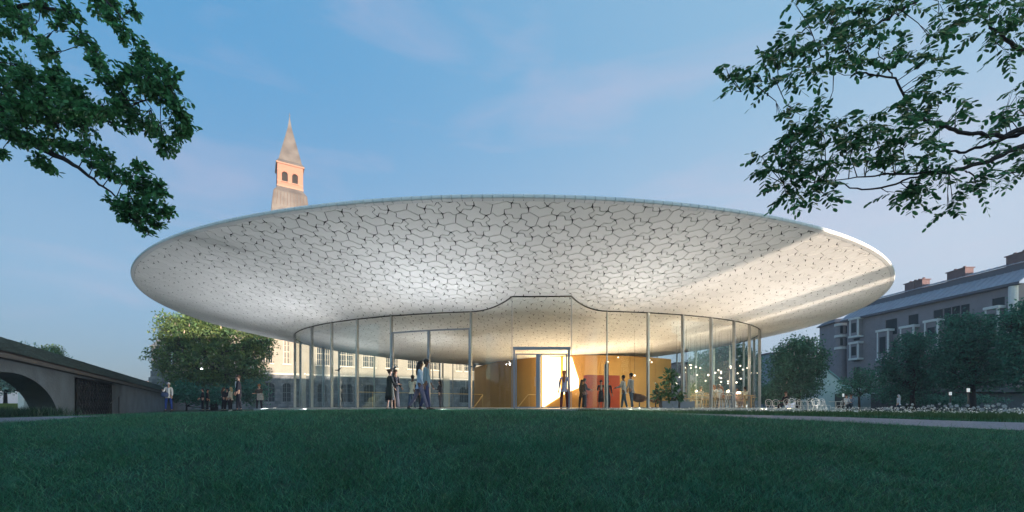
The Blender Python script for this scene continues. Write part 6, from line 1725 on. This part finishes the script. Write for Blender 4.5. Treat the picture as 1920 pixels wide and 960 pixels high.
# tub armchairs with a low table
tubm = mat('tub_leather', (.19, .085, .045), .5, var=.08)
def tub(u, d, rz, label):
    p = P(u, HZ, d); t = thing('tub_armchair', label, 'armchair', (p.x, p.y, 0), R_(rz), 'brown tub armchairs')
    n = 20; rs_ = []
    prof = [(.16, .30, 0), (.30, .36, .0), (.37, .48, .3), (.39, .62, .7), (.385, .74, 1.0)]
    for r, z, w in prof:
        ring = []
        for q in range(n):
            a = 2 * PI * q / n; back = .5 - .5 * math.sin(a)   # 1 at the back (-y)
            ring.append((r * math.cos(a), r * .92 * math.sin(a), z - w * .26 * (1 - back)))
        rs_.append(ring)
    inner = [[(x * .86, y * .86, z - .01) for x, y, z in rg_] for rg_ in reversed(rs_)]
    b = MB(); b.rings(rs_ + inner); b.build('shell', tubm, t, True)
    b = MB(); b.ell((0, .02, .42), (.27, .27, .06), 16, 6); b.build('cushion', tubm, t, True)
    b = MB(); b.tube([(0, 0, .04), (0, 0, .31)], .03, 8); b.build('column', dark_metal, t)
    for k in range(4): a = PI / 4 + k * PI / 2; b = MB(); b.tube([(0, 0, .05), (.28 * math.cos(a), .28 * math.sin(a), .015)], .015, 6); b.build('leg', dark_metal, t)
tub(1199, 21.6, -60, 'brown tub armchair left of the glowing low table')
tub(1229, 23.4, 80, 'brown tub armchair half hidden by the leafy planter')
p = P(1214, HZ, 22.4); t = thing('side_table', 'low round white table between the brown tub armchairs', 'table', (p.x, p.y, 0))
b = MB(); b.tube([(0, 0, .46), (0, 0, .48)], .34, 20); b.build('tabletop', chair_w, t); b = MB(); b.tube([(0, 0, .02), (0, 0, .46)], .02, 8); b.build('column', chair_w, t); b = MB(); b.tube([(0, 0, 0), (0, 0, .02)], .2, 16); b.build('foot', chair_w, t)
for o in [q for q in C.objects if q.name.startswith('added_floor_uplight') and 'low table' in q.get('label', '')]:
    o.location = (p.x, p.y, .482); o.name = 'table_lamp'; o['group'] = 'glowing table lamps'; o['category'] = 'lamp'
    bb = MB(); bb.ell((0, 0, .09), (.07, .07, .07), 12, 6); bb.build('globe', lamp_glow_w, o)
# orange wall
p0_, p1_ = P(1099, HZ, 25.2), P(1160, HZ, 25.8)
red = mat('orange_red_lacquer', (.60, .075, .012), .45, var=.10, vscale=.8)
t = thing('reception_wall', 'freestanding bright orange-red wall block inside the pavilion', 'wall', tuple(p0_.lerp(p1_, .5).xy.to_3d()))
w_ = (p1_ - p0_).length; a_ = math.atan2(p1_.y - p0_.y, p1_.x - p0_.x); hgt_ = EYE + (HZ - 704.5) / FPX * 25.5
b = MB(); b.box((0, .25, hgt_ / 2), (w_, .5, hgt_), a_); b.build('wall_panel', red, t)
b = MB(); b.box((0, .25, hgt_ + .015), (w_ + .02, .54, .03), a_); b.build('cap', mat('red_cap', (.45, .05, .02), .4), t)
# planter with bench and a leafy plant
boxm = mat('planter_grey', (.17, .20, .24), .6, var=.08)
p = P(1258, HZ, 21.4)
t = thing('planter_box', 'grey rectangular planter with a wooden bench rail, right of the armchairs', 'planter', (p.x, p.y, 0))
ph = EYE + (HZ - 752) / FPX * 21.4
b = MB(); b.box((-.12, 0, ph / 2), (.80, .5, ph)); b.build('box', boxm, t)
b = MB(); b.box((.75, .05, ph / 2 - .01), (.72, .46, ph - .02)); b.build('box', boxm, t)
b = MB(); b.box((.75, .3, ph + .12), (1.0, .3, .05)); b.build('bench_rail', wood, t)
b = MB(); b.box((-.12, 0, ph - .02), (.70, .40, .05)); b.build('soil', mat('soil', (.03, .02, .015), .95), t)
plm = mat('glossy_leaf', (.035, .115, .045), .35, island=.35, trans=.15, spec=.6, col2=(.05, .15, .06)); plm2 = mat('variegated_leaf', (.12, .26, .12), .4, island=.3, trans=.15)
def leafy(label, u, d, z0_, blobs, n, ll, lw, m, m2, name='potted_plant'):
    p = P(u, HZ, d); t = thing(name, label, 'plant', (p.x, p.y, z0_)); st = MB(); pos, ax, nr = [], [], []
    for (bx, bz, r) in blobs:
        for _ in range(n):
            dd = rand_dirs(1, .1)[0]; c_ = np.array([bx, 0, bz]) + dd * r * rng.uniform(.3, 1)
            a_ = dd + np.array([0, 0, -.25]); a_ /= np.linalg.norm(a_); pos.append(c_); ax.append(a_); nr.append(np.cross(a_, rand_dirs(1)[0]) + np.array([0, 0, .8]))
            if rng.random() < .35: st.tube([(bx * .4, 0, 0), (bx, 0, bz * .5), tuple(c_ - a_ * ll * .5)], .006, 4)
    st.tube([(0, 0, -.05), (.02, 0, .5), (blobs[0][0], 0, blobs[0][1])], [.03, .025, .012], 6); st.build('stem', stem_m, t)
    pos, ax, nr = map(np.array, (pos, ax, nr)); h = len(pos) // 2
    tv = np.array([(0, 0, 0), (.3, .42, .05), (.6, .45, .04), (1, 0, -.08), (.6, -.45, .04), (.3, -.42, .05)])
    sd_ = np.cross(nr, ax); sd_ /= np.linalg.norm(sd_, axis=1)[:, None]; nn = np.cross(ax, sd_)
    lm_ = MB(); lm_.add([tuple(v_ * np.array([ll, lw, lw])) for v_ in tv], [(0, 1, 2, 3), (0, 3, 4, 5)]); mm = [lm_.mesh('leaf', m), lm_.mesh('leaf', m2)]
    for i in range(min(len(pos), 290)):
        M = Matrix(((ax[i][0], sd_[i][0], nn[i][0], 0), (ax[i][1], sd_[i][1], nn[i][1], 0), (ax[i][2], sd_[i][2], nn[i][2], 0), (0, 0, 0, 1)))
        o = bpy.data.objects.new('leaf', mm[0 if (rng.random() < .7 or pos[i][2] < .7) else 1]); C.objects.link(o); o.parent = t
        o.matrix_basis = Matrix.Translation(Vector(pos[i])) @ M @ Matrix.Scale(float(rng.uniform(.7, 1.2)), 4)
leafy('big leafy green plant spilling over the grey planter', 1254, 21.4, ph, [(0, 1.15, .32), (.1, .75, .42), (-.35, .55, .35), (.45, .45, .35), (-.2, .25, .45), (.15, 1.35, .22), (.35, .2, .3), (-.55, .25, .25)], 36, .26, .13, plm, plm2)
leafy('low leafy plant on the bench right of the big planter', 1291, 23.0, .75, [(0, .25, .22), (.15, .35, .18)], 34, .18, .10, plm, plm)
# brass handrails inside
brail = mat('brass_rail', (.62, .45, .20), .3, metal=.8)
def rail(pts, posts, label, r=.022):
    w = [P(u, v, d) for u, v, d in pts]; o_ = w[0]; t = thing('brass_handrail', label, 'handrail', (o_.x, o_.y, 0)); O2 = Vector((o_.x, o_.y, 0))
    b = MB(); b.tube([tuple(p - O2) for p in w], r, 6); b.build('rail', brail, t)
    for u, v, d in posts:
        p = P(u, v, d) - O2; b = MB(); b.tube([(p.x, p.y, 0), (p.x, p.y, p.z)], .012, 6); b.build('post', brail if u > 600 else alu, t)
rail([(672, 735, 30), (790, 737, 31), (905, 739.5, 32)], [(699, 735.4, 30.2), (768, 736.5, 30.8), (842, 738, 31.4), (905, 739.5, 32)], 'thin horizontal brass handrail running across the left glass bays')
rail([(884, 770, 30.8), (905, 741, 31.8)], [], 'sloping brass handrail at the foot of the brass wall, left of the entrance', .018)
rail([(967, 768, 27.8), (990, 740, 28.2), (1006, 740, 28.4)], [(992, 740, 28.2)], 'brass stair handrail seen through the entrance door')
# outdoor lights at the right, small white spot in the tree
for u, v0, v1, d, lb in ((1782, 735, 741, 24, 'slim garden lamp post with a white top, left of the other one'), (1815.5, 728, 735, 22, 'taller slim garden lamp post with a white top in front of the biggest tree'), (1581, 738, 744, 29, 'slim garden lamp post with a white top by the teal house')):
    p = P(u, v1, d); g_ = gzf(p.x, p.y); hh_ = p.z - g_; t = thing('garden_lamp', lb, 'lamp post', (p.x, p.y, g_), 0, 'garden lamp posts')
    b = MB(); b.tube([(0, 0, 0), (0, 0, hh_)], .03, 8); b.build('post', dark_metal, t)
    b = MB(); b.tube([(0, 0, hh_), (0, 0, hh_ + (v1 - v0) / FPX * d)], .06, 10); b.build('lamp_head', mat('lamp_head_white', (.9, .9, .9), .4, emit=(.9, .95, 1), estr=.12), t)
p = P(418.5, 696.5, 36); t = thing('tree_spot', 'small bright white spot in the chestnut foliage', 'lamp', tuple(p))
b = MB(); b.ell((0, -2.5, 0), (.08, .08, .05), 10, 6); b.build('bulb', mat('cold_white_spot', (1, 1, 1), .4, emit=(.95, 1, .95), estr=5), t); b = MB(); b.tube([(0, -2.5, .07), (0, -2.5, 1.2)], .01, 4); b.build('cord', cord_m, t)  # small glowing ball for the white spot in the foliage

# ------------------------------------------------------------------ evening haze
hm_ = bpy.data.materials.new('evening_haze'); hm_.use_nodes = True; nt_ = hm_.node_tree; nt_.nodes.clear()
ho_ = nt_.nodes.new('ShaderNodeOutputMaterial'); pv = nt_.nodes.new('ShaderNodeVolumePrincipled')
pv.inputs['Color'].default_value = (.80, .86, 1.0, 1); pv.inputs['Density'].default_value = .0006; pv.inputs['Anisotropy'].default_value = .2
nt_.links.new(pv.outputs[0], ho_.inputs['Volume'])
b = MB(); b.box((0, 68, 38), (404, 248, 90)); hz_o = b.build('haze', hm_); tag(hz_o, kind='stuff')
S.cycles.volume_bounces = 1
